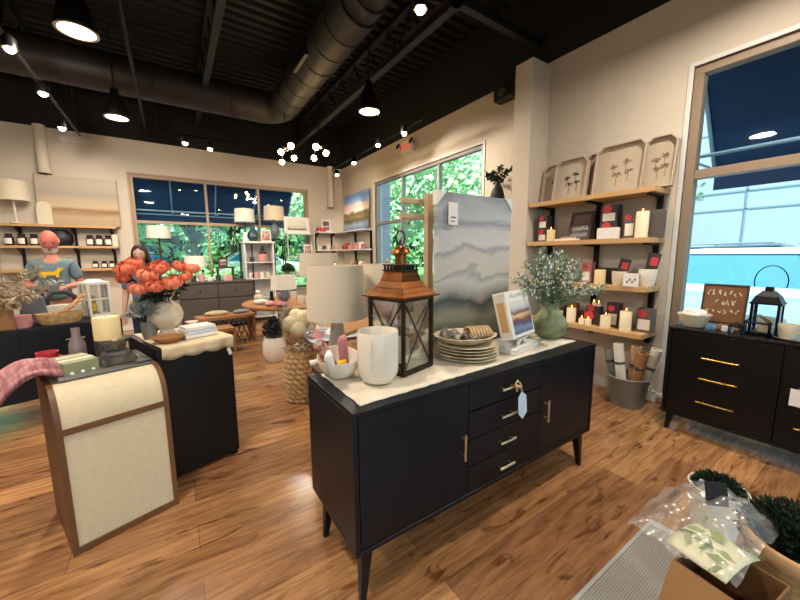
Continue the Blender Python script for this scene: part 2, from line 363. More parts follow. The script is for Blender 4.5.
# column, pipes in corners
struct('column',B().box(3.3,2.41,0,XR,2.63,HC-.04),'wall',bev=.004)
for nm,lb,x,y,z0,z1,r in (('wall_pipe','cream painted vertical pipe in the far room corner',3.27,7.88,2.5,3.44,.075),('wall_pipe','cream painted vertical pipe above the wall lamp on the left',-1.60,7.88,2.70,3.44,.075)):
    b=B(); b.lathe([(r,z0),(r,z1)],16,(x,y,0)); b.lathe([(r*1.15,z0+.0),(r*1.15,z0+.05)],16,(x,y,0)); tag(b.make(nm,'wall',smooth='auto'),lb,'pipe')
# windows
def window(name,axis,c,a0,a1,z0,z1,mull,tr,fr='frame',w=.06,dep=.1):
    T=(lambda a,d,z:(a,c+d,z)) if axis=='y' else (lambda a,d,z:(c+d,a,z))
    def bx(b,a,bb,d0,d1,zz0,zz1):
        p=T(a,d0,zz0);q=T(bb,d1,zz1); b.box(min(p[0],q[0]),min(p[1],q[1]),zz0,max(p[0],q[0]),max(p[1],q[1]),zz1)
    root=bpy.data.objects.new(name,None); C.objects.link(root); root['kind']='structure'
    b=B(); bx(b,a0,a1,.02,dep,z1-w,z1); bx(b,a0,a1,.02,dep,z0,z0+w); bx(b,a0,a0+w,.02,dep,z0+w,z1-w); bx(b,a1-w,a1,.02,dep,z0+w,z1-w)
    b.make('window_frame',fr,root,bev=.003)
    b=B(); bx(b,a0+w,a1-w,.03,dep-.01,tr-w*.6,tr+w*.6); b.make('transom',fr,root,bev=.003)
    for m_ in mull:
        b=B(); bx(b,m_-w/2,m_+w/2,.025,dep-.005,z0+w,z1-w); b.make('mullion',fr,root,bev=.003)
    b=B(); bx(b,a0+w*.5,a1-w*.5,.06,.066,z0+w*.5,z1-w*.5); b.make('pane','glass',root)
    b=B(); bx(b,a0-.03,a1+.03,-.05,.02,z0-.035,z0); b.make('window_sill','trimw',root,bev=.004)
    b=B(); bx(b,a0-.035,a0,-.012,.02,z0,z1+.035); bx(b,a1,a1+.035,-.012,.02,z0,z1+.035); bx(b,a0,a1,-.012,.02,z1,z1+.035); b.make('casing','trimw' if axis=='x' else fr,root,bev=.003)
    return root
window('window_1','x',XR,3.37,6.36,SILL,WT,[4.35,5.38],TR,'frame_gray',w=.05)
window('window_2','x',XR,-2.2,1.13,.1,WT,[-.6],TR,'frame_brown',w=.06,dep=.12)
window('window_3','y',YB,-.54,2.72,SILL,WT,[.66,1.66],TR,'frame_tan',w=.045)
window('window_4','y',YB,-4.1,-2.3,SILL,WT,[-3.2],TR,'frame')
window('window_5','y',Y0-.12,-2.5,2.5,.3,WT,[0],TR,'frame')
struct('baseboard_right',B().box(XR-.015,1.17,0,XR,2.41,.1).box(XR-.015,2.63,0,XR,YB,.1),'trimw')
struct('baseboard_back',B().box(X0,YB-.015,0,XR-.02,YB,.1),'trimw')
# ---------------------------------------------------------------- ducts
b=B(); pts=[(1.75,Y0+.1,3.88)]; 
prof=[(.19,Y0+.1),(.19,3.1),(.215,3.1),(.215,3.3),(.235,3.3),(.235,6.05)]
T=Matrix.Translation((1.75,0,3.86))@Matrix.Rotation(-PI/2,4,'X')
b.lathe(prof,28,T=T)
el=[]; 
for i in range(9):
    a=PI/2*i/8; el.append((1.75-.32*(1-math.cos(a)),6.04+.32*math.sin(a),3.86))
b.tube(el,[.235+.015*i/8 for i in range(9)],28)
for i in range(26):
    y=Y0+.6+i*.37
    if y<5.9: b.lathe([(.197 if y<3.1 else .242,y),(.197 if y<3.1 else .242,y+.012)],28,T=T)
root=thing('air_duct','large round charcoal air duct turning a corner under the black ceiling','duct',(0,0,0))
b.make('duct_run','duct',root,smooth='auto')
b=B(); T2=Matrix.Translation((0,6.36,3.86))@Matrix.Rotation(-PI/2,4,'Y'); b.lathe([(.25,-1.44),(.25,4.6)],28,T=T2)
for i in range(14): b.lathe([(.257,-1.0+i*.4),(.257,-1.0+i*.4+.012)],28,T=T2)
b.make('branch_duct','duct',root,smooth='auto')
b=B(); b.box(1.50,4.25,3.74,1.545,4.75,3.94); 
b.make('air_grille','black',root,bev=.003)
for y in (2.0,4.9): 
    b=B(); b.tube([(1.75,y,4.08),(1.75,y,4.35)],.008,6); b.make('hanger_rod','steel',root)
# ---------------------------------------------------------------- lights
def pendant(loc,label):
    r=thing('pendant_light',label,'pendant light',loc,0,'black dome pendants'); r.scale=(.86,.86,1)
    b=B(); b.lathe([(.158,0),(.162,.015),(.15,.10),(.10,.24),(.055,.30),(.05,.36)],28,caps=False); b.make('dome','dome',r,smooth='auto',solid=.004)
    b=B(); b.lathe([(.140,0),(.166,0),(.166,.016),(.140,.016),(.140,0)],28); b.make('rim','chrome',r,smooth='auto')
    b=B(); b.lathe([(.14,.006),(.14,.012)],24); b.make('diffuser','lamp_disc',r)
    b=B(); b.tube([(0,0,.36),(0,0,TOP-loc[2])],.01,8); b.make('stem','steel',r)
    l=bpy.data.lights.new('pendant_bulb','AREA'); l.shape='DISK'; l.size=.28; l.energy=PE; l.color=(1,.88,.74)
    o=bpy.data.objects.new('pendant_bulb',l); C.objects.link(o); o.location=(loc[0],loc[1],loc[2]-.012)
PE=46
for loc,lb in (((-.506,4.0,3.2),'dome pendant light in the upper left of the picture, largest lit disc'),((-.469,6.08,3.2),'dome pendant light above the left window side, small lit disc'),((2.263,4.09,3.2),'black dome pendant light hanging to the right of the big duct'),
   ((2.6,.6,3.2),'added unseen dome fill light overhead near the right dresser'),((-.5,1.5,3.2),'added unseen dome fill light overhead near the cream chest'),((-3,4.0,3.2),'added unseen dome fill light at far left'),((-3,0,3.2),'dome pendant light at far left behind, unseen and added as fill'),((.6,-1.8,3.2),'added unseen dome fill light behind the viewer')):  # pendants on this line hang out of view, added as fill light
    pendant(loc,lb)
def track(label,p0,p1,heads,en=14,aim=(0,0,-1)):
    r=thing('track_light',label,'track light',p0)
    d=Vector(p1)-Vector(p0); b=B(); b.tube([(0,0,0),tuple(d)],.017,4); b.make('rail','black_metal',r)
    for q in (.05,.95):
        b=B(); b.tube([tuple(d*q),tuple(d*q+Vector((0,0,TOP-p0[2])))],.005,5); b.make('hanger_rod','steel',r)
    for h in heads:
        v=Vector(h)-Vector(p0)
        base=d*max(0,min(1,v.dot(d)/d.length_squared))
        g=B(); g.tube([tuple(base),tuple(v+Vector((0,0,.05)))],.008,6)
        g.lathe([(.02,.09),(.045,.06),(.05,-.015),(.046,-.015),(.04,.0)],16,tuple(v)); hd=g.make('spot_head','black_metal',r,smooth='auto')
        g=B(); g.ball(tuple(v+Vector((0,0,-.012))),.034,12,8); g.make('bulb','bulb',hd,smooth=True)
track('black track light with glowing spots beside the exit sign',(2.86,6.75,3.1),(2.84,3.7,3.1),[(2.91,6.65,3.0),(2.807,5.656,3.0),(2.672,4.575,3.0),(2.718,3.957,3.0)])
track('black track light with glowing spots at the upper left edge',(-.98,6.9,3.12),(-.98,2.6,3.12),[(-.93,4.09,3.0),(-.944,4.98,3.0),(-1.034,6.147,3.0)])
track('black track light with two small spots above the awning window',(-.1,6.1,3.12),(1.0,6.1,3.12),[(.282,6.0,3.0),(.608,6.11,3.0)])
track('black track light with one spot over the foreground sideboard',(1.75,1.2,3.15),(1.75,2.5,3.15),[(1.55,2.05,3.05)])
def chandelier(label,c,bulbs):
    r=thing('chandelier',label,'chandelier',c,0,'multi-bulb chandeliers'); C0=Vector(c)
    b=B(); b.tube([(0,0,.1),(0,0,TOP-c[2])],.008,6); b.make('stem','black_metal',r)
    b=B(); b.ball((0,0,.1),.05,12,8); b.make('hub','chrome',r,smooth=True)
    for h in bulbs:
        v=Vector(h)-C0; g=B(); g.tube([(0,0,.1),tuple(v*.6+Vector((0,0,.11))),tuple(v+Vector((0,0,.05)))],.008,6); g.lathe([(.022,.07),(.03,.02)],10,tuple(v)); a=g.make('arm','black_metal',r,smooth=True)
        g=B(); g.ball(tuple(v),.045,12,8); g.make('bulb','bulb',a,smooth=True)
chandelier('multi-bulb chandelier nearer the left window',(1.68,5.85,3.0),[(1.569,5.744,3.0),(1.616,5.358,3.0),(1.842,5.97,3.0),(1.738,6.331,3.0)])
chandelier('multi-bulb chandelier nearer the room corner',(2.1,5.45,3.0),[(1.948,5.203,3.0),(2.191,5.413,3.0),(2.126,5.79,3.0)])
def spot(loc,to,e,ang=70,blend=.6):
    l=bpy.data.lights.new('spot_beam','SPOT'); l.energy=e; l.spot_size=math.radians(ang); l.spot_blend=blend; l.color=(1,.86,.70); l.shadow_soft_size=.04
    o=bpy.data.objects.new('spot_beam',l); C.objects.link(o); o.location=loc; d=Vector(to)-Vector(loc); o.rotation_euler=d.to_track_quat('-Z','Y').to_euler()
spot((2.91,6.65,2.93),(3.6,7.4,1.9),45); spot((2.807,5.656,2.93),(3.6,5,2.4),35); spot((2.67,4.57,2.93),(3.6,4.0,2.6),40); spot((2.718,3.957,2.93),(3.5,2.9,2.2),45)
spot((-.93,4.09,2.93),(-1.3,8,2.2),90,85); spot((-.944,4.98,2.93),(.2,7.9,1.6),60,85); spot((-1.03,6.15,2.93),(-1.4,8,2),45,80)
spot((.28,6,2.93),(.8,7.4,.9),50,90); spot((.61,6.1,2.93),(1.6,7.6,1.2),50,90); spot((1.55,2.05,2.98),(1.2,1.2,.8),50,90)
spot((1.75,5.85,2.9),(1.4,4.9,.7),60,120); spot((2.1,5.45,2.9),(3.0,7.4,1.6),60,120)
# exit sign and speaker, emergency light
r=thing('exit_sign','white exit sign box with two lamps high on the right wall','exit sign',(XR,5.1,3.24))
b=B(); b.box(-.07,-.16,-.1,-.002,.16,.1); b.make('housing','white',r,bev=.006)
for s in (-1,1):
    b=B(); b.lathe([(.03,-.04),(.055,.03),(.05,.035)],14,T=Matrix.Translation((-.09,s*.2,.03))@Matrix.Rotation(-1.2,4,'Y')); b.tube([(-.03,s*.15,.03),(-.09,s*.2,.03)],.012,6); b.make('lamp_head','chrome',r,smooth='auto')
cu=bpy.data.curves.new('lettering','FONT'); cu.body='EXIT'; cu.size=.15; cu.extrude=.002; cu.align_x='CENTER'; cu.align_y='CENTER'; cu.materials.append(M['exit_red'])
tmp=bpy.data.objects.new('text_source',cu); C.objects.link(tmp); dg=bpy.context.evaluated_depsgraph_get(); me=bpy.data.meshes.new_from_object(tmp.evaluated_get(dg)); bpy.data.objects.remove(tmp); me.name='lettering'
o=bpy.data.objects.new('lettering',me); C.objects.link(o); o.parent=r; o.location=(-.074,0,0); o.rotation_euler=(PI/2,0,-PI/2)
r=thing('wall_speaker','small black loudspeaker high on the wall beside the column','speaker',(XR,2.95,3.31))
b=B(); b.box(-.16,-.13,-.085,-.02,.13,.085); b.make('cabinet','black',r,bev=.01); b=B(); b.lathe([(.055,0),(.06,.006),(.03,.004)],16,T=Matrix.Translation((-.16,0,0))@Matrix.Rotation(-PI/2,4,'Y')); b.make('driver','dark_gray',r,smooth=True); b=B(); b.box(-.02,-.03,-.03,-.001,.03,.03); b.make('bracket','black_metal',r)
r=thing('emergency_light','white emergency light box high on the back wall','emergency light',(-1.2,YB,3.3))
b=B(); b.box(-.2,-.08,-.05,.2,-.002,.05); b.make('housing','trimw',r,bev=.01)
for s in (-1,1):
    b=B(); b.lathe([(.03,-.03),(.05,.03)],12,T=Matrix.Translation((s*.13,-.1,-.03))@Matrix.Rotation(PI/2,4,'X')); b.make('lamp_head','trimw',r,smooth='auto')
# ---------------------------------------------------------------- generic builders
def book(loc,d,rz,label,cover='white',group=None,pages='paper',cat='book'):
    w,dp,h=d; r=thing('book',label,cat,loc,rz,group)
    b=B(); b.box(-w/2,-dp/2,0,w/2,dp/2,.003); b.box(-w/2,-dp/2,h-.003,w/2,dp/2,h); b.box(-w/2,-dp/2,0,w/2,-dp/2+.004,h); b.make('cover',cover,r,bev=.0015)
    B().box(-w/2+.004,-dp/2+.004,.003,w/2-.004,dp/2-.006,h-.003).make('pages',pages,r); return r
def candle(loc,rad,h,label,lit=True,m='wax',group=None):
    r=thing('pillar_candle',label,'candle',loc,0,group)
    b=B(); b.lathe([(rad,0),(rad,h-.004),(rad*.95,h),(rad*.8,h-.002),(rad*.2,h-.012),(0,h-.012)],20); b.make('wax_body',m,r,smooth='auto')
    B().tube([(0,0,h-.012),(.001,0,h+.006)],.0015,5).make('wick','black',r)
    if lit: B().lathe([(.0005,h+.004),(.005,h+.010),(.004,h+.018),(.0003,h+.028)],8).make('flame','flame',r,smooth=True)
    return r
def giftbox(loc,d,rz,label,m='boxdark',dot='red',group=None,win='paper',tilt=0):
    w,dp,h=d; r=thing('candle_box',label,'box',loc,rz,group); r.rotation_euler=(tilt,0,rz)
    B().box(-w/2,-dp/2,0,w/2,dp/2,h).make('carton',m,r,bev=.002)
    if win: B().box(-w*.36,-dp/2-.0012,h*.1,w*.36,-dp/2-.0002,h*.55).make('label_panel',win,r)
    if dot: B().lathe([(w*.27,0),(w*.27,.0015)],16,T=Matrix.Translation((-w*.12,-dp/2-.0005,h*.78))@Matrix.Rotation(PI/2,4,'X')).make('sticker',dot,r)
    return r
def lamp(loc,label,rs,sh,hz,base='gray_ceramic',kind='gourd',shade='shade',group='drum shade table lamps',lit=0):
    """hz = height of the shade's lower rim above the table"""
    r=thing('table_lamp',label,'lamp',loc,0,group); s=rs/.18
    if kind=='gourd': p=[(.05,0),(.055,.01),(.03,.02),(.075,.09),(.085,.13),(.06,.19),(.025,.24),(.02,.27)]
    elif kind=='cone': p=[(.09,0),(.09,.02),(.075,.04),(.035,.25),(.03,.27)]
    else: p=[(.07,0),(.07,.012),(.012,.02),(.012,.1),(.014,.27)]
    k=(hz-.0)/.27; b=B(); b.lathe([(q*s,z*k) for q,z in p],24); b.make('lamp_base',base,r,smooth='auto')
    b=B(); b.tube([(0,0,hz-.01),(0,0,hz+sh+.02)],.005,6); b.ball((0,0,hz+sh+.025),.012,10,6)
    for i in range(3): a=i*2.094; b.tube([(0,0,hz+sh-.01),(rs*.9*math.cos(a),rs*.9*math.sin(a),hz+sh-.01)],.0025,5)
    b.make('harp','brass',r,smooth=True)
    b=B(); b.lathe([(rs,hz),(rs*.92,hz+sh),(rs*.92-.004,hz+sh),(rs-.004,hz),(rs,hz)],40); b.make('lamp_shade',shade,r,smooth='auto')
    if lit:
        l=bpy.data.lights.new('lamp_bulb','POINT'); l.energy=lit; l.color=(1,.85,.66); l.shadow_soft_size=.04; o=bpy.data.objects.new('lamp_bulb',l); C.objects.link(o); o.parent=r; o.location=(0,0,hz+sh*.45)
    return r
def frame_pic(name,loc,w,h,label,art,fr='wood_light',rz=0,lean=0,fw=.02,cat='framed picture',mat_='white',mw=.0,group=None,th=.02):
    r=thing(name,label,cat,loc,rz,group); r.rotation_euler=(lean,0,rz)
    b=B(); b.box(-w/2,-th,0,w/2,0,fw); b.box(-w/2,-th,h-fw,w/2,0,h); b.box(-w/2,-th,fw,-w/2+fw,0,h-fw); b.box(w/2-fw,-th,fw,w/2,0,h-fw); b.make('picture_frame',fr,r,bev=.002)
    if mw: B().box(-w/2+fw,-th*.55,fw,w/2-fw,-th*.1,h-fw).make('mount',mat_,r)
    B().box(-w/2+fw+mw,-th*.7,fw+mw,w/2-fw-mw,-th*.2,h-fw-mw).make('picture',art,r); return r
def tree_mesh(n,R,H,seed,m,leaf=.28):
    rn=random.Random(seed); b=B()
    clumps=[]
    for i in range(26):
        a=rn.uniform(0,6.283); p=rn.uniform(-.5,1.3); q=rn.uniform(.45,1); clumps.append(((R*q*math.cos(a)*math.cos(p)),R*q*math.sin(a)*math.cos(p),H*.62+H*.34*math.sin(p)*q,R*rn.uniform(.25,.45)))
    for i in range(n):
        c=rn.choice(clumps); v=Vector((rn.gauss(0,1),rn.gauss(0,1),rn.gauss(0,1))).normalized()*c[3]*rn.uniform(.7,1.05)
        p=Vector(c[:3])+v; d=(v.normalized()+Vector((rn.uniform(-.8,.8),rn.uniform(-.8,.8),rn.uniform(-1,.3)))).normalized()
        x=d.orthogonal().normalized(); s=leaf*rn.uniform(.6,1.2); 
        b.add([tuple(p),tuple(p+d*s*.5+x*s*.33),tuple(p+d*s),tuple(p+d*s*.5-x*s*.33)],[(0,1,2,3)])
    return b,clumps
def tree(loc,R,H,seed,label,m='tree_leaf',n=3200,leaf=.28,group='street trees'):
    r=thing('tree',label,'tree',loc,0,group); b,cl=tree_mesh(n,R,H,seed,m,leaf); b.make('crown',m,r)
    g=B(); g.tube([(0,0,0),(.03,.02,H*.3),(-.04,0,H*.6)],[R*.08,R*.06,R*.035],10)
    for c in cl[:10]: g.tube([(0,0,H*.34),(c[0]*.5,c[1]*.5,(c[2]+H*.34)/2),c[:3]],[R*.035,R*.02,R*.008],6)
    g.make('trunk','bark',r,smooth=True); return r
def sprig_mesh(b,base,d,ln,w,nleaf,lw,ll,droop=.0,rn=random):
    d=Vector(d).normalized(); pts=[]; p=Vector(base)
    for i in range(6):
        pts.append(tuple(p)); p=p+d*ln/5; d=(d+Vector((d.x,d.y,0))*.12*droop-Vector((0,0,.10*droop))).normalized()
    b.tube(pts,[w*(1-.12*i) for i in range(6)],5)
    return pts
# ---------------------------------------------------------------- black sideboard, centre
SX0,SX1,SY0,SY1,SB,ST=.492,2.192,1.05,1.541,.215,.803
def legset(parent,w,dp,h,m='navy_paint',splay=.035,top=.024,bot=.012,inset=.07,rails=True,yi=.05):
    ins=inset if isinstance(inset,tuple) else (inset,inset)
    for sx in (-1,1):
        for sy in (-1,1):
            b=B(); x,y=sx*(w/2-ins[(sx+1)//2]),sy*(dp/2-yi-.01-(.07 if sy>0 and yi<.03 else 0)); b.frust((x+sx*splay,y+sy*splay*.6,0),bot,(x,y,h+.002),top); b.make('leg',m,parent,bev=.003)
        if rails:
            b=B(); x=sx*(w/2-ins[(sx+1)//2]); b.box(x-.012,-dp/2+.06,h-.07,x+.012,dp/2-.06,h-.035); b.make('stretcher',m,parent,bev=.002)
cx,cy=(SX0+SX1)/2,(SY0+SY1)/2; W=SX1-SX0; DP=SY1-SY0
r=thing('sideboard','long black wooden sideboard with splayed legs and pale brass pulls in the foreground','sideboard',(cx,cy,0))
def lx(x): return x-cx
def ly(y): return y-cy
b=B(); t=.02
b.box(-W/2,-DP/2,ST-t,W/2,DP/2,ST); b.box(-W/2,-DP/2,SB,W/2,DP/2,SB+t); b.box(-W/2,-DP/2,SB+t,-W/2+t,DP/2,ST-t); b.box(W/2-t,-DP/2,SB+t,W/2,DP/2,ST-t); b.box(-W/2+t,DP/2-.01,SB+t,W/2-t,DP/2,ST-t)
b.box(lx(1.075),-DP/2+.02,SB+t,lx(1.09),DP/2-.01,ST-t); b.box(lx(1.615),-DP/2+.02,SB+t,lx(1.63),DP/2-.01,ST-t)
b.make('cabinet_body','navy_paint',r,bev=.003)
def bar_handle(parent,p,ax,ln,m='brass',rad=.005,out=.028):
    b=B(); p=Vector(p); u=Vector((1,0,0)) if ax=='x' else Vector((0,0,1)); a=p-u*ln/2; c=p+u*ln/2; o=Vector((0,-out,0))
    b.tube([tuple(a+o),tuple(c+o)],rad,8)
    for q in (p-u*ln*.32,p+u*ln*.32): b.tube([tuple(q),tuple(q+o)],rad*.8,8)
    b.make('handle',m,parent,smooth='auto')
for x0,x1,hx in ((.516,1.077,1.035),(1.628,2.169,1.672)):
    d=B().box(lx(x0),-DP/2+.004,SB+t+.003,lx(x1),-DP/2+.022,ST-t-.003).make('door','navy_paint',r,bev=.002)
    bar_handle(d,(lx(hx),-DP/2+.004,.50),'z',.125,rad=.006)
hz=[.715,.575,.437,.30]; 
for z in hz:
    d=B().box(lx(1.080),-DP/2+.003,z-.066,lx(1.625),-DP/2+.022,z+.066).make('drawer','navy_paint',r,bev=.002)
    bar_handle(d,(lx(1.333),-DP/2+.003,z),'x',.115,rad=.006)
legset(r,W,DP,SB,inset=(.05,.11),splay=.022,yi=.018)
# price tag on the top drawer pull
r=thing('price_tag','white price tag on a raffia loop hanging from the top pull of the foreground sideboard','price tag',(1.375,SY0-.036,.715)); r.scale=(1.35,1,1.3)
b=B(); b.tube([(-.012,-.009,-.012),(-.016,-.002,.014),(.0,.004,.024),(.012,-.004,.010),(.016,-.008,-.02)],.004,6); b.tube([(-.02,-.008,.01),(-.005,-.010,.004),(.01,-.01,.0)],.006,6); b.make('raffia_loop','wood_pale',r,smooth=True)
b=B(); b.prism([(0,0),(.024,-.025),(.024,-.095),(-.004,-.115),(-.026,-.085),(-.022,-.02)],-.011,-.0095,'y',T=Matrix.Translation((.014,0,-.018))@Matrix.Rotation(-.12,4,'Y')); b.make('card','tagblue',r)
# runner
b=B(); rn=random.Random(3)
c00,c10,c11,c01=(.545,1.09),(2.135,1.15),(2.11,1.53),(.545,1.50)
def rq(u,v):
    x=(c00[0]*(1-u)+c10[0]*u)*(1-v)+(c01[0]*(1-u)+c11[0]*u)*v; y=(c00[1]*(1-u)+c10[1]*u)*(1-v)+(c01[1]*(1-u)+c11[1]*u)*v
    e=.004 if v in(0,1) or u in(0,1) else 0
    return (x+rn.uniform(-e,e),y+rn.uniform(-e,e),ST+.003+(.001*rn.random()))
b.grid(rq,60,14); o=b.make('table_runner','runner',smooth=True,solid=.004); tag(o,'cream woven table runner with frayed edge on the foreground sideboard','table runner')
Z=ST+.007
# tall white planter with embossed loop
r=thing('tall_vase','tall rounded cream ceramic vase with embossed U shape','vase',(.722,1.262,Z))
b=B(); b.lathe([(.0,0),(.045,.0),(.07,.012),(.087,.045),(.091,.09),(.091,.225),(.088,.232),(.084,.225),(.084,.09),(.07,.03),(0,.02)],40); b.make('vase_body','white_ceramic',r,smooth='auto')
b=B(); pts=[]; 
for k in range(26):
    q=k/25
    if q<.35: u,z=-.30,.205-(q/.35)*.13
    elif q>.65: u,z=.30,.075+((q-.65)/.35)*.13
    else:
        a=PI*(q-.35)/.3; u,z=-.30*math.cos(a),.075-.035*math.sin(a)
    an=-2.10+u; pts.append((.0915*math.cos(an),.0915*math.sin(an),z))
b.tube(pts,.0032,6); b.make('embossed_loop','white_ceramic',r,smooth=True)
# scoop bowl with napkins
r=thing('scoop_bowl','small cream ceramic bowl with raised back rim at the left corner of the sideboard','bowl',(.602,1.415,Z)); r.scale=(1.28,1.28,1.28)
b=B(); n=32; vs=[]
prof=[(.0,0),(.03,0),(.055,.015),(.073,.045),(.078,.07),(.074,.07),(.068,.045),(.05,.02),(0,.01)]
b.lathe(prof,32); 
for i,v in enumerate(b.v):
    k=max(0,(v[2]-.02)/.05); up=max(0,math.sin(math.atan2(v[1],v[0])+.2)); b.v[i]=(v[0],v[1],v[2]+k*up*.028)
b.make('bowl_body','white_ceramic',r,smooth='auto'); b=B(); b.tube([(.072,-.02,.06),(.1,-.03,.055),(.098,-.035,.035),(.07,-.028,.03)],.006,8); b.tube([(-.07,.02,.065),(-.098,.028,.06)],.01,8); b.make('handle','white_ceramic',r,smooth=True)
for i,(dx,dy,a,c,lb) in enumerate(((-.012,.01,.5,'napkin_print','rolled patterned red and grey napkin leaning in the small cream bowl'),(.022,-.005,.25,'pinkcloth','dusty pink rolled napkin standing in the small cream bowl'),(-.03,-.02,.75,'white','white folded napkin at the front of the small cream bowl'))):
    b=B(); b.lathe([(.008,0),(.017,.02),(.018,.11),(.012,.118)],10,sx=1.2,sy=.7,fn=lambda a_,z:1+.12*math.sin(3*a_)); o=b.make('rolled_napkin',c,smooth=True); o.scale=(1.25,1.25,1.55); o.location=(.602+dx*1.3,1.415+dy*1.3,Z+.026); o.rotation_euler=(.15,-a,.4*i); tag(o,lb,'napkin')
b=B(); b.ball((0,0,0),.016,10,7); b.ball((.02,.005,.004),.012,8,6); o=b.make('wrapped_sweet','yellow',smooth=True); o.location=(.585,1.36,Z+.08); tag(o,'little yellow wrapped sweet in the small cream bowl','sweet')
# copper lantern
r=thing('lantern','copper roofed candle lantern with crossed bars and glass sides on the sideboard','lantern',(.918,1.37,Z),math.radians(15)); r.scale=(.97,.97,1.0)
h=.118; b=B(); b.frust((0,0,0),h,(0,0,.018),h); b.frust((0,0,.018),h-.006,(0,0,.024),h-.01)
for sx in (-1,1):
    for sy in (-1,1): b.box(sx*h-(.016 if sx>0 else 0),sy*h-(.016 if sy>0 else 0),.02,sx*h+(.016 if sx<0 else 0),sy*h+(.016 if sy<0 else 0),.355)
b.box(-h,-h,.345,h,h,.36); 
b.make('lantern_frame','dark_bronze',r,bev=.0015)
for k in range(4):
    T=Matrix.Rotation(k*PI/2,4,'Z'); b=B(); P=lambda x,z:(x,-h+.006,z)
    vs=[tuple(T@Vector(P(*q))) for q in ((-h+.016,.345),(h-.016,.024),(h-.016,.345),(-h+.016,.024))]
    b.tube([vs[0],vs[1]],.003,5); b.tube([vs[2],vs[3]],.003,5)
    b.make('cross_bars','dark_bronze',r)
    b=B(); b.add([tuple(T@Vector((x,-h+.011,z))) for x,z in ((-h+.012,.022),(h-.012,.022),(h-.012,.35),(-h+.012,.35))],[(0,1,2,3)]); b.make('glass_pane','clear',r,solid=.001)
b=B(); b.frust((0,0,.36),h+.022,(0,0,.368),h+.024)
rp=[(h+.012,.368),(h-.005,.385),(h-.025,.405),(h-.045,.435),(.063,.47),(.06,.482)]
for (a,z),(c,z2) in zip(rp,rp[1:]): b.frust((0,0,z),a,(0,0,z2),c)
b.make('roof','copper',r,bev=.0015)
b=B(); b.frust((0,0,.482),.066,(0,0,.488),.066); 
for k in range(4):
    for i in range(6):
        T=Matrix.Rotation(k*PI/2,4,'Z'); x=-.055+.022*i; b.cb(tuple(T@Vector((x,-.056,.498))),(.008,.008,.022),(0,0,k*PI/2))
b.frust((0,0,.508),.064,(0,0,.514),.064); b.make('vent_gallery','dark_bronze',r)
b=B(); b.lathe([(.03,.514),(.028,.53),(.03,.56),(.05,.565),(.047,.575),(.03,.592),(.012,.602),(.01,.61)],20); b.make('chimney','copper',r,smooth='auto')
b=B(); b.tube([(.031*math.cos(a),0,.640+.034*math.sin(a)) for a in [2*PI*i/22 for i in range(22)]],.0045,8,closed=True); b.make('ring','dark_bronze',r,smooth=True)
candle((.918,1.37,Z+.028),.042,.12,'cream pillar candle inside the copper lantern',lit=False)
# plates
PX,PY=1.315,1.315
z=Z
for i,(rad,lb) in enumerate(((.178,'cream dinner plate at the bottom of the plate stack'),(.177,'cream dinner plate second from the bottom of the stack'),(.174,'cream dinner plate third from the bottom of the stack'),(.168,'cream side plate fourth from the bottom of the stack'),(.165,'cream side plate just under the oval platter'))):
    b=B(); rn=random.Random(i); b.lathe([(.0,0),(rad*.6,0),(rad*.66,.004),(rad*.98,.017),(rad,.019),(rad*.98,.0205),(rad*.64,.009),(0,.006)],48,fn=lambda a,zz:1+.008*math.sin(9*a)); o=b.make('plate','plate' ,smooth='auto'); o.location=(PX+rn.uniform(-.004,.004),PY+rn.uniform(-.004,.004),z); tag(o,lb,'plate','stack of cream plates'); z+=.016
b=B(); b.lathe([(.0,0),(.10,0),(.12,.006),(.172,.04),(.177,.042),(.171,.044),(.115,.012),(0,.007)],48,sx=1,sy=.82,fn=lambda a,zz:1+.02*math.sin(14*a)*(1 if zz>.01 else 0)); o=b.make('platter','plate',smooth='auto'); o.location=(PX-.01,PY,z+.004); o.rotation_euler=(0,0,-.3); tag(o,'scalloped cream oval platter on top of the plate stack','platter')
r=thing('napkin_bundle','crumpled beige napkin with woven ring lying on the oval platter','napkin',(PX,PY,z+.018),-.35); r.scale=(1.3,1.3,1.3)
rn=random.Random(5); b=B(); b.grid(lambda u,v:((u-.5)*.15-.03,(v-.5)*.11,.016+.015*math.sin(u*17+v*5)*math.sin(v*13+1)+.012*math.sin(u*6)),26,20); b.make('cloth','napkin2',r,smooth=True,solid=.005)
b=B(); 
for k in range(7): b.tube([(.01+k*.014+.004*math.sin(t*1.7),.045*math.cos(t),.026+.02*math.sin(t)) for t in [2*PI*i/14 for i in range(14)]],.006,6,closed=True)
b.make('woven_ring','wood_pale',r,smooth=True)
# flat book, stand and cookbook
book((1.665,1.29,Z),(.30,.21,.028),.22,'white hardback book lying flat under the small white stand','white')
r=thing('book_stand','little white arched book stand on the flat white book','stand',(1.675,1.29,Z+.029),.22); r.scale=(1,1,.82)
b=B(); b.prism([(-.06,0),(-.035,0),(-.028,.022),(0,.034),(.028,.022),(.035,0),(.06,0),(.052,.05),(-.052,.05)],-.065,-.053,'y'); b.box(-.07,-.075,.045,.07,.03,.052); b.make('feet','white',r,bev=.002)
b=B(); b.box(-.02,.02,.0,.02,.03,.2,T=Matrix.Translation((0,.01,.02))@Matrix.Rotation(-.30,4,'X')); b.make('back_rest','white',r,bev=.002)
r=thing('cookbook','thick upright book with a dining room photo on its cover on the white stand','book',(1.65,1.265,Z+.072)); r.rotation_euler=(-.26,0,.20); r.scale=(1.32,1.2,1.05)
b=B(); b.box(-.105,-.062,0,.105,-.058,.255); b.box(-.105,-.003,0,.105,.001,.255); b.box(-.106,-.062,0,-.101,.001,.255); b.make('cover','white',r,bev=.0015)
B().box(-.100,-.058,.003,.100,-.003,.252).make('pages','paper',r)
B().box(-.082,-.0632,.018,.095,-.062,.2).make('cover_photo','room_art',r)
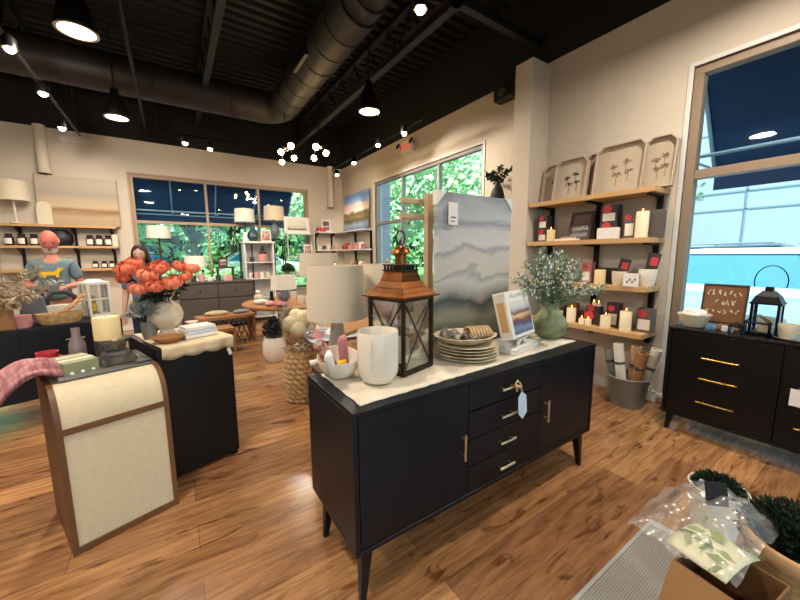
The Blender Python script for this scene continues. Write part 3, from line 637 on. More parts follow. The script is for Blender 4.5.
b=B(); strokes(b,-.07,.215,.14,.022,8,-.063,2,.0018); b.make('title_lettering','sage',r)
B().box(-.1068,-.06,.01,-.106,-.002,.245).make('spine_label','linen',r)
b=B(); strokes(b,0,0,.0,.0,1,0,2,.001) if 0 else b.box(-.1074,-.05,.04,-.1066,-.012,.2); b.make('spine_strip','wood_light',r)
# green vases
def gvase(loc,s,label,m):
    b=B(); b.lathe([(p*s,q*s) for p,q in ((0,0),(.06,0),(.085,.02),(.105,.06),(.107,.085),(.095,.12),(.07,.155),(.052,.18),(.048,.2),(.056,.222),(.051,.222),(.043,.2),(.045,.18),(.06,.15),(.085,.1),(.08,.04),(0,.02))],40); o=b.make('ribbed_vase',m,smooth='auto'); o.location=loc; return tag(o,label,'vase')
gvase((2.085,1.31,Z),1.06,'matt green bulbous vase holding frosted greenery on the sideboard end','green_ceramic')
gvase((1.90,1.46,Z),.98,'darker green vase half hidden behind the cookbook','dark_green_ceramic')
# greenery sprigs
rn=random.Random(11); VC=Vector((2.085,1.31,Z+.13))
labs=['short frosted green sprig in the green vase']
for i in range(42):
    a=2*PI*i/42*11+rn.uniform(-.3,.3); til=rn.uniform(.05,.72) if i>4 else rn.uniform(0,.2); 
    d=Vector((math.cos(a)*math.sin(til),math.sin(a)*math.sin(til),math.cos(til))); ln=rn.uniform(.34,.46)*(1.0 if til<.6 else .95)
    b=B(); bb=B(); base=(rn.uniform(-.015,.015),rn.uniform(-.015,.015),0); pts=sprig_mesh(b,base,d,ln,.0022,0,0,0,1.2)
    for k in range(95):
        q=rn.uniform(.3,1)*5; j=min(4,int(q)); p=Vector(pts[j]).lerp(Vector(pts[j+1]),q-j); t=(Vector(pts[j+1])-Vector(pts[j])).normalized()
        dd=(t*1.0+Vector((rn.gauss(0,.6),rn.gauss(0,.6),rn.gauss(0,.5)))).normalized(); b.leaf(tuple(p),dd,rn.uniform(.03,.06),.008,.1)
    for k in range(16):
        q=rn.uniform(.55,1)*5; j=min(4,int(q)); p=Vector(pts[j]).lerp(Vector(pts[j+1]),q-j)+Vector((rn.gauss(0,.011),rn.gauss(0,.011),rn.gauss(0,.011)))
        bb.ball(tuple(p),.0055,5,4,(1,1,1.5))
    o=b.make('greenery_sprig','sage'); o.location=VC; tag(o,'frosted green sprig with white buds fanning from the matt green vase','sprig','frosted sprigs in the green vase')
    bb.make('buds','bud',o)['kind']='stuff'
# canvas paintings and wooden rack
def canvas(name,loc,w,h,art,label,lean=0,rz=0,corners=True,d=.03):
    r=thing(name,label,'painting',loc,rz); r.rotation_euler=(lean,0,rz)
    B().box(-w/2,0,0,w/2,d,h).make('canvas',art,r,bev=.002)
    if corners:
        for sx in (-1,1):
            b=B(); b.prism([(sx*w/2+sx*.004,h+.004),(sx*(w/2-.07),h+.004),(sx*w/2+sx*.004,h-.075)],-.004,d+.004,'y'); b.make('corner_guard','white' if sx<0 else 'trimw',r)
    return r
r=canvas('landscape_painting',(1.555,1.485,ST+.001),.63,.915,'cloud_art','large canvas painting of grey clouds over dark marshland standing on the sideboard',corners=True)
r=thing('paper_tag','white paper price tag hanging from the top of the cloud painting','price tag',(1.345,1.470,1.62)); r.scale=(1.35,1,1.35)
B().box(-.026,-.002,-.062,.026,0,.03).make('card','white',r); B().tube([(0,0,.02),(.01,-.004,.055),(.004,.012,.09)],.0015,5).make('string','wood_pale',r)
b=B(); b.box(-.014,-.0026,-.035,.016,-.0021,-.028); b.box(-.014,-.0026,-.05,.01,-.0021,-.045); b.make('print','gray',r)
r=thing('wooden_rack','pale wooden display rack standing behind the cloud painting','rack',(1.27,1.60,0))
B().box(-.02,-.02,0,.02,.02,1.72).make('post','wood_pale',r,bev=.003); B().box(.45,-.02,0,.49,.02,1.6).make('post','wood_pale',r,bev=.003)
B().box(-.17,.021,1.66,.5,.045,1.69).make('arm','wood_pale',r,bev=.003); B().box(-.18,.021,1.575,.5,.045,1.605).make('arm','wood_pale',r,bev=.003)
B().box(-.02,.021,.35,.5,.045,.38).make('arm','wood_pale',r,bev=.003)
# ---------------------------------------------------------------- consoles behind the sideboard
def simple_table(name,loc,w,d,h,label,m='wood_table',rz=0,tt=.03,lw=.04,cat='table',shelf=None):
    r=thing(name,label,cat,loc,rz); B().box(-w/2,-d/2,h-tt,w/2,d/2,h).make('tabletop',m,r,bev=.004)
    for sx in (-1,1):
        for sy in (-1,1): x,y=sx*(w/2-lw),sy*(d/2-lw); B().box(x-lw/2,y-lw/2,0,x+lw/2,y+lw/2,h-tt).make('leg',m,r,bev=.002)
    if shelf: B().box(-w/2+.02,-d/2+.02,shelf,w/2-.02,d/2-.02,shelf+.02).make('shelf',m,r)
    return r
simple_table('console_table',(1.35,1.97,0),1.25,.42,.62,'dark wooden console table tucked behind the foreground sideboard','wood_dark',cat='console table')
lamp((.855,2.02,.62),'table lamp with cream drum shade just behind the tall cream vase',.19,.335,.35,'light_gray','cone')
lamp((1.255,2.05,.62),'table lamp with cream drum shade seen through the copper lantern',.19,.335,.35,'light_gray','cone')
simple_table('display_table',(1.45,3.25,0),.95,.8,.60,'low display table covered in pale cloths behind the two near lamps','wood_table')
lamp((1.22,3.30,.605),'table lamp with cream drum shade, smaller one behind the two near lamps',.2,.21,.575,'white_ceramic','gourd')
b=B(); b.grid(lambda u,v:(.96+.5*u,2.83+.5*v,.608+.004*math.sin(20*u)*math.sin(15*v)),20,16); tag(b.make('tea_towel','sofa_blue',smooth=True,solid=.004),'pale blue cloth spread on the low display table','cloth')
def star(loc,s,rz,label,m='pink'):
    b=B(); pl=[]
    for i in range(10): a=PI/2+i*PI/5; q=s if i%2==0 else s*.48; pl.append((q*math.cos(a),q*math.sin(a)))
    b.prism(pl,0,.03,'z'); o=b.make('star_pillow',m,bev=.012,smooth='auto'); o.location=loc; o.rotation_euler=rz; return tag(o,label,'star ornament')
star((1.06,2.98,.615),.11,(.9,.0,.3),'pale pink fabric star propped on the low display table','pink')
star((1.2,2.92,.615),.08,(0,0,.8),'white fabric star lying flat on the low display table','white')
book((1.13,2.1,.621) if 0 else (1.35,2.98,.614),(.2,.15,.03),.5,'brown covered notebook on the low display table','kraft')
r=thing('wooden_tray','long narrow brown wooden tray on the console behind the small bowl','tray',(.90,1.86,.621),.25)
B().box(-.1,-.05,0,.1,.05,.008).make('tray_base','wood_table',r); b=B(); b.box(-.1,-.05,.008,.1,-.042,.03); b.box(-.1,.042,.008,.1,.05,.03); b.box(-.1,-.042,.008,-.092,.042,.03); b.box(.092,-.042,.008,.1,.042,.03); b.make('tray_rim','wood_table',r,bev=.002)
# seagrass basket with dried puffs in cellophane
r=thing('seagrass_basket','tall woven seagrass basket on the floor left of the sideboard','basket',(.93,3.12,0))
b=B(); rows=40
prof=[(.0,.0),(.12,.0)]+[(.125+.022*math.sin(PI*(k/rows))+ (.007 if k%4<2 else 0),.01+.48*k/rows) for k in range(rows+1)]+[(.115,.48),(.12,.05),(0,.03)]
b.lathe(prof,84,fn=lambda a,z:1+.05*math.sin(14*a+ (z*95))); b.make('woven_wall','seagrass',r,smooth=True)
b=B(); 
for i in range(9): a=i*.7; b.leaf((.1*math.cos(a),.1*math.sin(a),.48),(math.cos(a),math.sin(a),.5),.08,.03)
b.make('raffia_fringe','dried',r)['kind']='stuff'
rn=random.Random(9)
for i,(x,y,z,q) in enumerate(((-.07,0,.74,.075),(.05,-.02,.78,.08),(0,.05,.80,.07),(-.02,-.06,.69,.075),(.09,.04,.70,.06))):
    b=B(); b.ball((0,0,0),q,16,12,jit=.07); o=b.make('dried_puff','puff',smooth=True); o.location=(.93+x,3.12+y,z); tag(o,'round cream dried flower head wrapped in cellophane above the seagrass basket','dried flower','dried cream flower heads'); g=B(); g.tube([(0,0,-q*.9),(-x*.7,-y*.7,.1-z+.3)],.004,5); g.make('stem','dried',o)
b=B(); b.lathe([(.045,.50),(.06,.54),(.135,.63),(.165,.74),(.15,.86),(.12,.93)],28,(.93,3.12,0),caps=False,fn=lambda a,z:1+.05*math.sin(7*a+z*20)+.03*math.sin(13*a)); tag(b.make('cellophane_wrap','clear',smooth=True),'clear cellophane gathered round the dried cream flower heads','wrapping')
r=thing('raffia_bow','cream ribbon bow tied round the cellophane above the seagrass basket','bow',(.93,3.06,.535))
b=B()
for s in (-1,1): b.tube([(0,0,0),(s*.04,-.02,.03),(s*.075,-.01,.01),(s*.04,-.01,-.02),(0,0,0)],.008,6); b.tube([(0,0,0),(s*.04,-.02,-.05)],.006,6)
b.make('ribbon','linen',r,smooth=True)
r=thing('floor_planter','white rounded floor planter on the floor near the round table','planter',(1.02,4.5,0))
b=B(); b.lathe([(.0,0),(.1,0),(.13,.04),(.15,.12),(.145,.24),(.12,.32),(.112,.32),(.13,.24),(.13,.1),(0,.05)],32); b.make('pot','white_ceramic',r,smooth='auto')
b=B(); rn=random.Random(4)
for i in range(420):
    a=rn.uniform(0,6.3);q=rn.uniform(0,1); p=Vector((.12*q*math.cos(a),.12*q*math.sin(a),.33+rn.uniform(0,.22)*(1-q*.4))); b.leaf(tuple(p),(rn.gauss(0,1),rn.gauss(0,1),.6),.07,.03)
b.tube([(0,0,.06),(0,0,.42)],.01,6); o=b.make('bushy_plant','dark_foliage'); o.location=(1.02,4.5,0); tag(o,'dark grey bushy plant growing in the white floor planter','plant')
# ---------------------------------------------------------------- right wall shelving
W90=-PI/2
def shelf_unit(label,y0,y1,levels,ups,x0=3.3,x1=XR-.012,name='wall_shelf',m='wood_light',thk=.045,cat='shelf'):
    r=thing(name,label,cat,(x1,(y0+y1)/2,0)); c=(y0+y1)/2
    for z in levels: B().box(x0-x1,y0-c,z-thk,0,y1-c,z).make('shelf_board',m,r,bev=.003)
    for u in ups:
        B().box(-.04,u-c-.02,min(levels)-.12,-.002,u-c+.02,max(levels)-thk).make('upright','black_metal',r,bev=.001)
        for z in levels: B().prism([(-.03,z-thk-.022),(-.03,z-thk-.001),((x0-x1)*.85,z-thk-.001),((x0-x1)*.85,z-thk-.012)],u-c-.018,u-c+.018,'y').make('bracket','black_metal',r)
    return r
LV=(1.915,1.50,1.08,.67)
shelf_unit('four-tier pale oak wall shelf with black uprights between the column and the right window',1.215,2.395,LV,(1.27,1.78,2.29))
def tray(y,w,h,x,label,pr='tray_print',seed=1,zz=LV[0]):
    r=thing('serving_tray',label,'tray',(x,y,zz+.001)); r.rotation_euler=(-.15,0,W90); c=.055
    poly=[(-w/2,0),(w/2,0),(w/2,h-c),(w/2-c,h),(-w/2+c,h),(-w/2,h-c)]
    B().prism(poly,0,.008,'y').make('tray_base','tray',r)
    b=B(); q=.012
    inn=[(-w/2+q,q),(w/2-q,q),(w/2-q,h-c-q*.4),(w/2-c-q*.4,h-q),(-w/2+c+q*.4,h-q),(-w/2+q,h-c-q*.4)]
    n=6; vs=[(a,d,z) for d in (-.045,.0) for ring in (poly,inn) for a,z in ring]
    fs=[]
    for i in range(n):
        j=(i+1)%n; fs+=[(i,j,j+6,i+6),(12+i,18+i,18+j,12+j),(i,12+i,12+j,j),(6+i,6+j,18+j,18+i)]
    b.add(vs,fs); b.make('tray_rim','tray',r)
    rn=random.Random(seed); b=B()
    for (ax,az) in ((-.05,.55),(.04,.62),(-.02,.38),(.06,.42)):
        for k in range(16): a=rn.uniform(0,6.28); q=rn.uniform(.004,.034); b.prism([(ax*w/.35+q*math.cos(a)-.010,az*h+q*math.sin(a)*.6),(ax*w/.35+q*math.cos(a)+.012,az*h+q*math.sin(a)*.6+.002),(ax*w/.35+q*math.cos(a),az*h+q*math.sin(a)*.6+.014)],-.002,-.0006,'y')
        b.prism([(ax*w/.35-.002,az*h-.09),(ax*w/.35+.002,az*h-.09),(ax*w/.35+.002,az*h),(ax*w/.35-.002,az*h)],-.002,-.0006,'y')
    b.make('botanical_print',pr,r); return r
tray(2.215,.33,.41,3.52,'beige tray leaning at the column end of the top shelf, mostly behind its neighbour',seed=2)
tray(2.03,.345,.42,3.46,'beige octagonal tray printed with small flowers, left front one on the top shelf','tray_print',3)
tray(1.76,.33,.43,3.52,'beige tray with dark leaves peeking out between the two front trays','tray_print',4)
tray(1.575,.42,.45,3.46,'largest beige octagonal tray with mushroom and fern print, right front one on the top shelf','tray_print2',5)
tray(1.275,.24,.44,3.50,'beige tray at the right end of the top shelf nearest the tall window','tray_print2',6)
z=LV[1]+.001
G='red-dotted candle boxes'
giftbox((3.43,2.27,z),(.11,.09,.135),W90,'lower of two dark red-dotted boxes at the column end of the second shelf')
giftbox((3.43,2.27,z+.136),(.11,.09,.14),W90,'upper of two dark red-dotted boxes at the column end of the second shelf')
candle((3.38,2.16,z),.042,.12,'short cream candle beside the stacked boxes at the column end of the second shelf',m='wax_yellow')
b=B(); b.box(-.12,-.03,0,.12,.03,.018); o=b.make('display_block','white',bev=.002); o.location=(3.36,1.97,z); o.rotation_euler=(0,0,W90); tag(o,'flat white block in front of the tilted photo on the second shelf','block')
b=B(); b.box(-.07,-.02,0,.07,.02,.018); o=b.make('display_block','wood_light',bev=.002); o.location=(3.36,1.955,z+.018); o.rotation_euler=(0,0,W90); tag(o,'small pale wood block on the flat white block on the second shelf','block')
frame_pic('picture_frame',(3.44,1.90,z),.235,.30,'tilted dark framed monochrome photo on the second wooden shelf','photo_art','boxdark',W90,-.35,fw=.03)
giftbox((3.46,1.605,z),(.15,.09,.15),W90,'dark candle box with orange-red dot in the middle of the second shelf, lower of two')
giftbox((3.46,1.605,z+.151),(.15,.09,.16),W90,'dark candle box with orange-red dot in the middle of the second shelf, upper of two')
b=B(); b.box(-.085,-.035,0,.085,.035,.10); o=b.make('white_box','white',bev=.003); o.location=(3.35,1.57,z); o.rotation_euler=(0,0,W90); tag(o,'low white box in front of the tall box stack on the second shelf','box')
giftbox((3.44,1.42,z),(.095,.08,.235),W90,'tall grey candle box with red dot left of the lit candle on the second shelf',m='boxgray')
candle((3.38,1.315,z),.048,.22,'tall white lit pillar candle at the right end of the second shelf')
giftbox((3.5,1.24,z),(.09,.07,.235),W90,'plain grey carton behind the tall lit candle on the second shelf',m='boxgray',dot=None,win=None)
z=LV[2]+.001
giftbox((3.45,2.20,z),(.12,.08,.12),W90,'dark candle box at the column end of the third shelf behind the greenery')
candle((3.37,2.05,z),.045,.12,'cream candle near the column end of the third shelf behind the greenery')
r=thing('rabbit_figure','black and white little figurine on the third shelf behind the greenery','figurine',(3.38,1.90,z))
b=B(); b.ball((0,0,.03),.03,12,8,(1,1,1)); b.ball((0,-.0,.075),.02,10,7); b.make('figure_body','white',r,smooth=True); b=B(); b.ball((0,0.012,.1),.012,8,6,(.6,.6,2)); b.ball((0,-.012,.1),.012,8,6,(.6,.6,2)); b.make('ears','black',r,smooth=True)
giftbox((3.45,1.78,z),(.1,.08,.2),W90,'coral pink candle box in the middle of the third shelf',m='pinkcloth')
candle((3.37,1.625,z),.048,.135,'cream candle with scalloped rim in the middle of the third shelf',lit=False,m='wax_yellow')
giftbox((3.49,1.60,z),(.2,.07,.15),W90,'wide dark box lying behind the cream candle on the third shelf',dot=None,win=None)
def pot(loc,rad,h,label,m='cream_ceramic'):
    b=B(); b.lathe([(0,0),(rad*.75,0),(rad*.9,h*.3),(rad,h*.95),(rad*.98,h),(rad*.92,h),(rad*.85,h*.3),(0,h*.1)],24); o=b.make('ceramic_pot',m,smooth='auto'); o.location=loc; return tag(o,label,'pot')
pot((3.38,1.46,z),.062,.125,'ribbed cream pot holding a dark red card on the third shelf')
def card(loc,w,h,lean,roll,label,m='boxdark',dot='red'):
    r=thing('gift_card',label,'card',loc); r.rotation_euler=(lean,roll,W90); B().box(-w/2,-.004,0,w/2,.004,h).make('card_body',m,r)
    B().box(-w*.2,-.006,h*.55,w*.4,-.0045,h*.85).make('red_patch',dot,r); return r
card((3.38,1.46,z+.04),.09,.2,-.1,.2,'dark card with red patch standing in the ribbed cream pot')
b=B(); b.box(-.055,-.05,0,.055,.05,.11); b.mi=1; 
for k in range(4): b.box(-.03+k*.018,-.052,.03+.02*(k%2),-.018+k*.018,-.0502,.05+.02*(k%2))
o=b.make('printed_box',['white','walnut'],bev=.0); o.location=(3.34,1.345,z); o.rotation_euler=(0,0,W90+.3); tag(o,'white box printed with little brown shapes on the third shelf','box')
pot((3.44,1.26,z),.07,.15,'smooth white pot holding a tall dark card at the right end of the third shelf','white_ceramic')
card((3.44,1.26,z+.05),.09,.24,-.12,.15,'tall dark card with red patch standing in the smooth white pot')
z=LV[3]+.001
giftbox((3.47,2.05,z),(.12,.08,.17),W90,'dark candle box at the column end of the lowest shelf')
candle((3.38,1.885,z),.045,.145,'cream lit candle left of the dark boxes on the lowest shelf')
giftbox((3.47,1.92,z),(.1,.07,.19),W90,'tall brown carton behind the left lit candle on the lowest shelf',m='kraft_dark',dot=None,win=None)
giftbox((3.45,1.70,z),(.17,.08,.11),W90,'dark candle box left of centre on the lowest shelf, lower of two',win=None)
giftbox((3.45,1.69,z+.111),(.13,.08,.07),W90,'dark candle box left of centre on the lowest shelf, upper of two',win=None)
candle((3.45,1.70,z+.182),.02,.035,'tiny lit candle on top of the dark boxes on the lowest shelf, left one')
candle((3.45,1.655,z+.182),.02,.03,'tiny lit candle on top of the dark boxes on the lowest shelf, right one')
candle((3.36,1.765,z),.028,.055,'small lit votive in front of the dark boxes, left one'); candle((3.36,1.70,z),.028,.055,'small lit votive in front of the dark boxes, right one')
giftbox((3.48,1.52,z),(.11,.08,.23),W90,'tall dark candle box with red dot in the middle of the lowest shelf')
candle((3.37,1.545,z),.045,.115,'medium lit candle in the middle of the lowest shelf')
candle((3.37,1.375,z),.047,.18,'tall cream lit candle at the right of the lowest shelf')
giftbox((3.47,1.255,z),(.13,.08,.21),W90,'grey carton with red dot at the right end of the lowest shelf',m='boxgray')
# shelf unit left of the column
shelf_unit('narrow white wall shelf with black uprights left of the column',2.66,3.28,(1.93,1.5,1.08),(2.75,3.18),m='trimw',thk=.03)
giftbox((3.45,2.85,1.502),(.22,.1,.28),W90,'dark bronze box on the narrow shelf left of the column',m='boxdark',dot=None,win=None)
giftbox((3.45,2.85,1.082),(.2,.1,.22),W90,'brown carton on the lower narrow shelf left of the column',m='kraft_dark',dot=None,win=None)
r=thing('black_vase','matt black bottle vase with leafy twigs on the narrow shelf left of the column','vase',(3.46,2.97,1.931)); r.scale=(1.12,1.12,1.12)
b=B(); b.lathe([(0,0),(.05,0),(.075,.06),(.08,.13),(.06,.21),(.03,.27),(.028,.3),(.022,.3),(.02,.26),(0,.2)],24); b.make('vase_body','black_ceramic',r,smooth='auto')
rn=random.Random(21)
for k,(dx,dy,ln) in enumerate(((.1,.9,.26),(0,-.75,.26),(0,.25,.2),(-.3,.5,.2),(-.2,-.3,.22))):
    b=B(); pts=sprig_mesh(b,(0,0,0),(dx,dy,.8),ln,.003,0,0,0,.6)
    for i in range(34):
        q=rn.uniform(.2,1)*5; j=min(4,int(q)); p=Vector(pts[j]).lerp(Vector(pts[j+1]),q-j); b.leaf(tuple(p),(rn.gauss(0,1),rn.gauss(0,1),rn.gauss(.2,1)),.055,.032)
    o=b.make('leafy_twig','dark_leaf'); o.location=(3.46,2.97,2.235); tag(o,'dark leafy twig spreading from the black bottle vase','twig','twigs in the black vase')
# bucket with scrolls
r=thing('metal_bucket','grey metal bucket of rolled papers on the floor under the lowest candle shelf','bucket',(3.36,1.31,0))
b=B(); b.lathe([(0,0),(.125,0),(.128,.01),(.165,.265),(.17,.27),(.165,.275),(.16,.265),(.12,.02),(0,.015)],32); b.make('bucket_body','gray_metal',r,smooth='auto')
b=B(); b.tube([(0,-.168,.25),(-.06,-.2,.2),(0.02,-.195,.16)],.004,6); b.make('wire_handle','chrome',r,smooth=True)
for i,(dx,dy,ax,ay,ln,c,lb) in enumerate(((-.02,.03,.22,-.15,.5,'paper','thick rolled paper at the left of the grey bucket'),(.02,-.04,-.1,-.2,.5,'tan','brown banded paper roll in the middle of the grey bucket'),(-.04,-.075,-.3,-.15,.47,'kraft','slim brown paper roll at the front of the grey bucket'),(.05,-.10,-.42,-.05,.5,'paper','white paper roll leaning right in the grey bucket'),(.0,.09,.5,-.05,.44,'gray_metal','grey paper roll leaning left in the bucket'))):
    r=thing('paper_roll',lb,'paper roll',(3.36+dx,1.31+dy*.6,.02)); r.rotation_euler=(-ax*.55,ay*.4,0); r.scale=(1.35,1.35,1.08)
    b=B(); b.lathe([(.022,0),(.03,0),(.03,ln),(.022,ln),(.022,0)],18); b.make('roll',c,r,smooth='auto'); b=B(); b.lathe([(.0315,.33),(.0325,.34),(.0315,.35),(.0305,.34),(.0315,.33)],16); b.tube([(-.033,0,.34),(-.05,-.01,.36),(-.045,0,.33),(-.033,0,.34)],.003,5); b.make('band','dark_gray',r,smooth=True)
pot((3.08,1.72,0),.12,.22,'grey floor pot half hidden behind the right end of the sideboard','gray_metal')
rn=random.Random(31); b=B()
for k in range(10):
    a=rn.uniform(0,6.28); pts=sprig_mesh(b,(0,0,0),(.35*math.cos(a),.35*math.sin(a),1),.42,.003,0,0,0,1)
    for i in range(26): q=rn.uniform(.3,1)*5; j=min(4,int(q)); p=Vector(pts[j]).lerp(Vector(pts[j+1]),q-j); b.leaf(tuple(p),(rn.gauss(0,1),rn.gauss(0,1),rn.gauss(.3,1)),.07,.03)
o=b.make('silvery_plant','silverleaf'); o.location=(3.08,1.72,.06); tag(o,'silvery grey leafy plant in the floor pot behind the sideboard end','plant')
# ---------------------------------------------------------------- right dresser
DX0,DX1,DY0,DY1,DB,DT=3.1,3.52,-.52,.965,.14,.815
cyd=(DY0+DY1)/2; Wd=DY1-DY0; Dd=DX1-DX0
r=thing('dresser','black dresser with long gold bar pulls standing under the right window','dresser',((DX0+DX1)/2,cyd,0),W90)
DP_='black_paint'
def dl(y): return cyd-y
b=B(); t=.02; b.box(-Wd/2,-Dd/2,DT-t,Wd/2,Dd/2,DT); b.box(-Wd/2,-Dd/2,DB,Wd/2,Dd/2,DB+t); b.box(-Wd/2,-Dd/2,DB+t,-Wd/2+t,Dd/2,DT-t); b.box(Wd/2-t,-Dd/2,DB+t,Wd/2,Dd/2,DT-t); b.box(-Wd/2+t,Dd/2-.01,DB+t,Wd/2-t,Dd/2,DT-t)
b.make('cabinet_body','black_paint',r,bev=.003)
for (ya,yb,hw) in ((.94,.375,.2),(.37,.085,.12),(.08,-.495,.2)):
    for (za,zb) in ((.545,.79),(.385,.54),(.165,.38)) if hw==.2 else ((.51,.79),(.375,.505),(.165,.37)):
        d=B().box(dl(ya),-Dd/2+.002,za,dl(yb),-Dd/2+.02,zb).make('drawer','black_paint',r,bev=.002)
        zc={.545:.625,.385:.475,.165:.30,.51:.60,.375:.44}[za]; bar_handle(d,(dl((ya+yb)/2),-Dd/2+.002,zc),'x',hw,'gold',.0055)
legset(r,Wd,Dd,DB,m='black_paint',inset=.05,splay=.02,rails=False)
r=thing('price_card','white price card hanging from a middle drawer pull of the right dresser','price tag',(3.058,.29,.52),W90)
B().box(-.03,-.002,-.075,.035,0,.03).make('card','white',r); B().tube([(0,0,.02),(.01,.0,.06),(.005,.012,.082)],.0015,5).make('string','wood_pale',r)
z=DT+.001
r=thing('woven_bowl','cream footed bowl heaped with crumpled paper on the right dresser','bowl',(3.26,.865,z))
b=B(); b.lathe([(0,0),(.06,0),(.075,.02),(.1,.09),(.103,.095),(.096,.09),(.07,.03),(0,.02)],28); b.make('bowl_body','cream_ceramic',r,smooth='auto')
rn=random.Random(8); b=B(); b.ball((0,0,.0),.08,16,10,(1,1,.62),jit=.16); o=b.make('crumpled_paper','white'); o.location=(3.26,.865,z+.085); tag(o,'crumpled white tissue heaped in the cream bowl on the right dresser','paper')
b=B(); b.box(-.06,-.05,0,.06,.05,.03); o=b.make('display_block','kraft',bev=.003); o.location=(3.33,.68,z); o.rotation_euler=(0,0,W90); tag(o,'small brown wood block under the lettered sign on the right dresser','block')
r=frame_pic('lettered_sign',(3.36,.735,z+.031),.25,.29,'brown wooden sign with cream brush lettering on the right dresser','kraft_dark','wood_dark',W90,-.15,fw=.012,cat='sign')
b=B(); strokes(b,-.10,.20,.2,.055,7,-.016,4,.0035); strokes(b,-.05,.13,.12,.05,4,-.016,5,.0035); strokes(b,-.10,.06,.2,.05,6,-.016,6,.0035); b.make('brush_lettering','linen',r)['kind']='stuff'
b=B(); b.box(-.03,-.02,0,.03,.02,.035); o=b.make('small_box','tagblue',bev=.003); o.location=(3.22,.665,z); o.rotation_euler=(0,0,W90); tag(o,'tiny pale blue box in front of the lettered sign','box')
def iron_stand(loc,s,label):
    r=thing('iron_stand',label,'stand',loc,W90); b=B(); b.tube([(-.04*s,-.02,0),(-.038*s,-.02,.07*s),(0,-.02,.10*s),(.038*s,-.02,.07*s),(.04*s,-.02,0)],.004,6); b.make('front_arch','black_metal',r,smooth=True)
    b=B(); b.tube([(-.04*s,.03,0),(-.038*s,.03,.07*s),(0,.03,.10*s),(.038*s,.03,.07*s),(.04*s,.03,0)],.004,6); b.make('back_arch','black_metal',r,smooth=True)
    b=B(); b.box(-.045*s,-.025,.06*s,.045*s,.035,.066*s); b.make('top_plate','black_metal',r); return r
iron_stand((3.17,.615,z),.8,'low black iron stand on the right dresser, nearer the sign'); iron_stand((3.17,.515,z),1.45,'taller black iron stand before the black lantern')
r=thing('black_lantern','black metal domed lantern with arched handle on the right dresser','lantern',(3.30,.50,z),W90)
h=.07; b=B(); b.frust((0,0,0),h+.006,(0,0,.02),h+.006)
for sx in (-1,1):
    for sy in (-1,1): b.cb((sx*(h-.008),sy*(h-.008),.115),(.014,.014,.19))
b.frust((0,0,.21),h+.006,(0,0,.222),h+.006); b.make('lantern_frame','black_metal',r,bev=.001)
b=B(); 
for (z0,a0),(z1,a1) in zip([(.222,h),(.262,.055),(.295,.03),(.30,.02)],[(.262,.055),(.295,.03),(.30,.02),(.325,.018)]): b.frust((0,0,z0),a0,(0,0,z1),a1)
b.make('dome_roof','black_metal',r)
b=B(); b.tube([(.062*math.cos(a)*1.25,0,.36+.105*math.sin(a)) for a in [PI*(-.12)+PI*1.24*i/24 for i in range(25)]],.0035,6); b.make('handle','black_metal',r,smooth=True)
for k in range(4):
    T=Matrix.Rotation(k*PI/2,4,'Z'); b=B(); b.add([tuple(T@Vector(q)) for q in ((-h+.015,-h+.006,.02),(h-.015,-h+.006,.02),(h-.015,-h+.006,.21),(-h+.015,-h+.006,.21))],[(0,1,2,3)]); b.make('glass_pane','clear',r,solid=.001)
candle((3.30,.50,z+.021),.034,.10,'cream candle inside the black lantern on the right dresser',lit=False)
b=B(); b.lathe([(0,0),(.11,0),(.125,.012),(.12,.014),(.1,.006),(0,.006)],28); o=b.make('round_tray','gray_metal',smooth='auto'); o.location=(3.27,.335,z); tag(o,'round pewter tray under the cream pots on the right dresser','tray')
pot((3.24,.385,z+.007),.05,.09,'small cream pot at the left of the round pewter tray')
pot((3.30,.28,z+.007),.05,.13,'taller cream pot at the right of the round pewter tray')
lamp((3.38,.17,z),'small cream shaded lamp at the right edge on the dresser',.11,.13,.19,'white_ceramic','gourd')
# ---------------------------------------------------------------- rug and lower right display
b=B(); b.box(-1.2,-.9,0,1.90,.585,.010); o=b.make('area_rug','rug'); tag(o,'flat grey ribbed area rug on the floor at the lower right','rug')
b=B(); b.box(1.90,-.9,0,1.945,.6,.013); b.box(-1.2,.585,0,1.90,.6,.013); o2=b.make('rug_binding','rug_edge',o)
r=thing('cardboard_box','open brown cardboard box under the plastic wrapped plants at the lower right','box',(1.31,.20,0.012),-.12)
b=B(); w,d,h=.10,.10,.41
b.box(-w,-d,0,w,d,.006); b.box(-w,-d,.006,w,-d+.006,h); b.box(-w,d-.006,.006,w,d,h); b.box(-w,-d+.006,.006,-w+.006,d-.006,h); b.box(w-.006,-d+.006,.006,w,d-.006,h); b.make('carton','kraft_dark',r)
b=B(); b.box(-.006,-d,-.14,0,d,0,T=Matrix.Translation((-w,0,h))@Matrix.Rotation(.5,4,'Y')); b.make('flap','kraft',r)
# clear plastic sleeve with leaf print and potted herbs
r=thing('plastic_sleeve','crinkled clear plastic wrap with leaf print spread over the cardboard box','wrapping',(1.47,.22,.435))
rn=random.Random(12); b=B()
b.grid(lambda u,v:(-.25+.50*u,.22-.27*v-.06*u,.02+.10*math.sin(PI*min(1,u*1.1))*math.sin(PI*(.15+.7*v))+.008*math.sin(31*u+9*v)+.006*math.sin(23*v-11*u)),44,30); b.make('film_sheet','film',r,smooth=True)
r2=thing('printed_napkins','cream leaf-patterned napkin sheet lying at the near edge of the box','napkin',(1.335,.255,.430),-.2); r2.scale=(.78,.78,1)
b=B(); b.grid(lambda u,v:(-.1+.24*u,-.1+.2*v,.0+.02*math.sin(3*u)),10,8); b.make('sheet','leafprint',r2,smooth=True,solid=.004)
b=B(); rn=random.Random(2)
for k in range(14): b.leaf((rn.uniform(-.08,.12),rn.uniform(-.08,.08),.024),(rn.gauss(0,1),rn.gauss(0,1),0.05),.07,.028,.02)
b.make('leaf_print','greenprint',r2,solid=.001)['kind']='stuff'
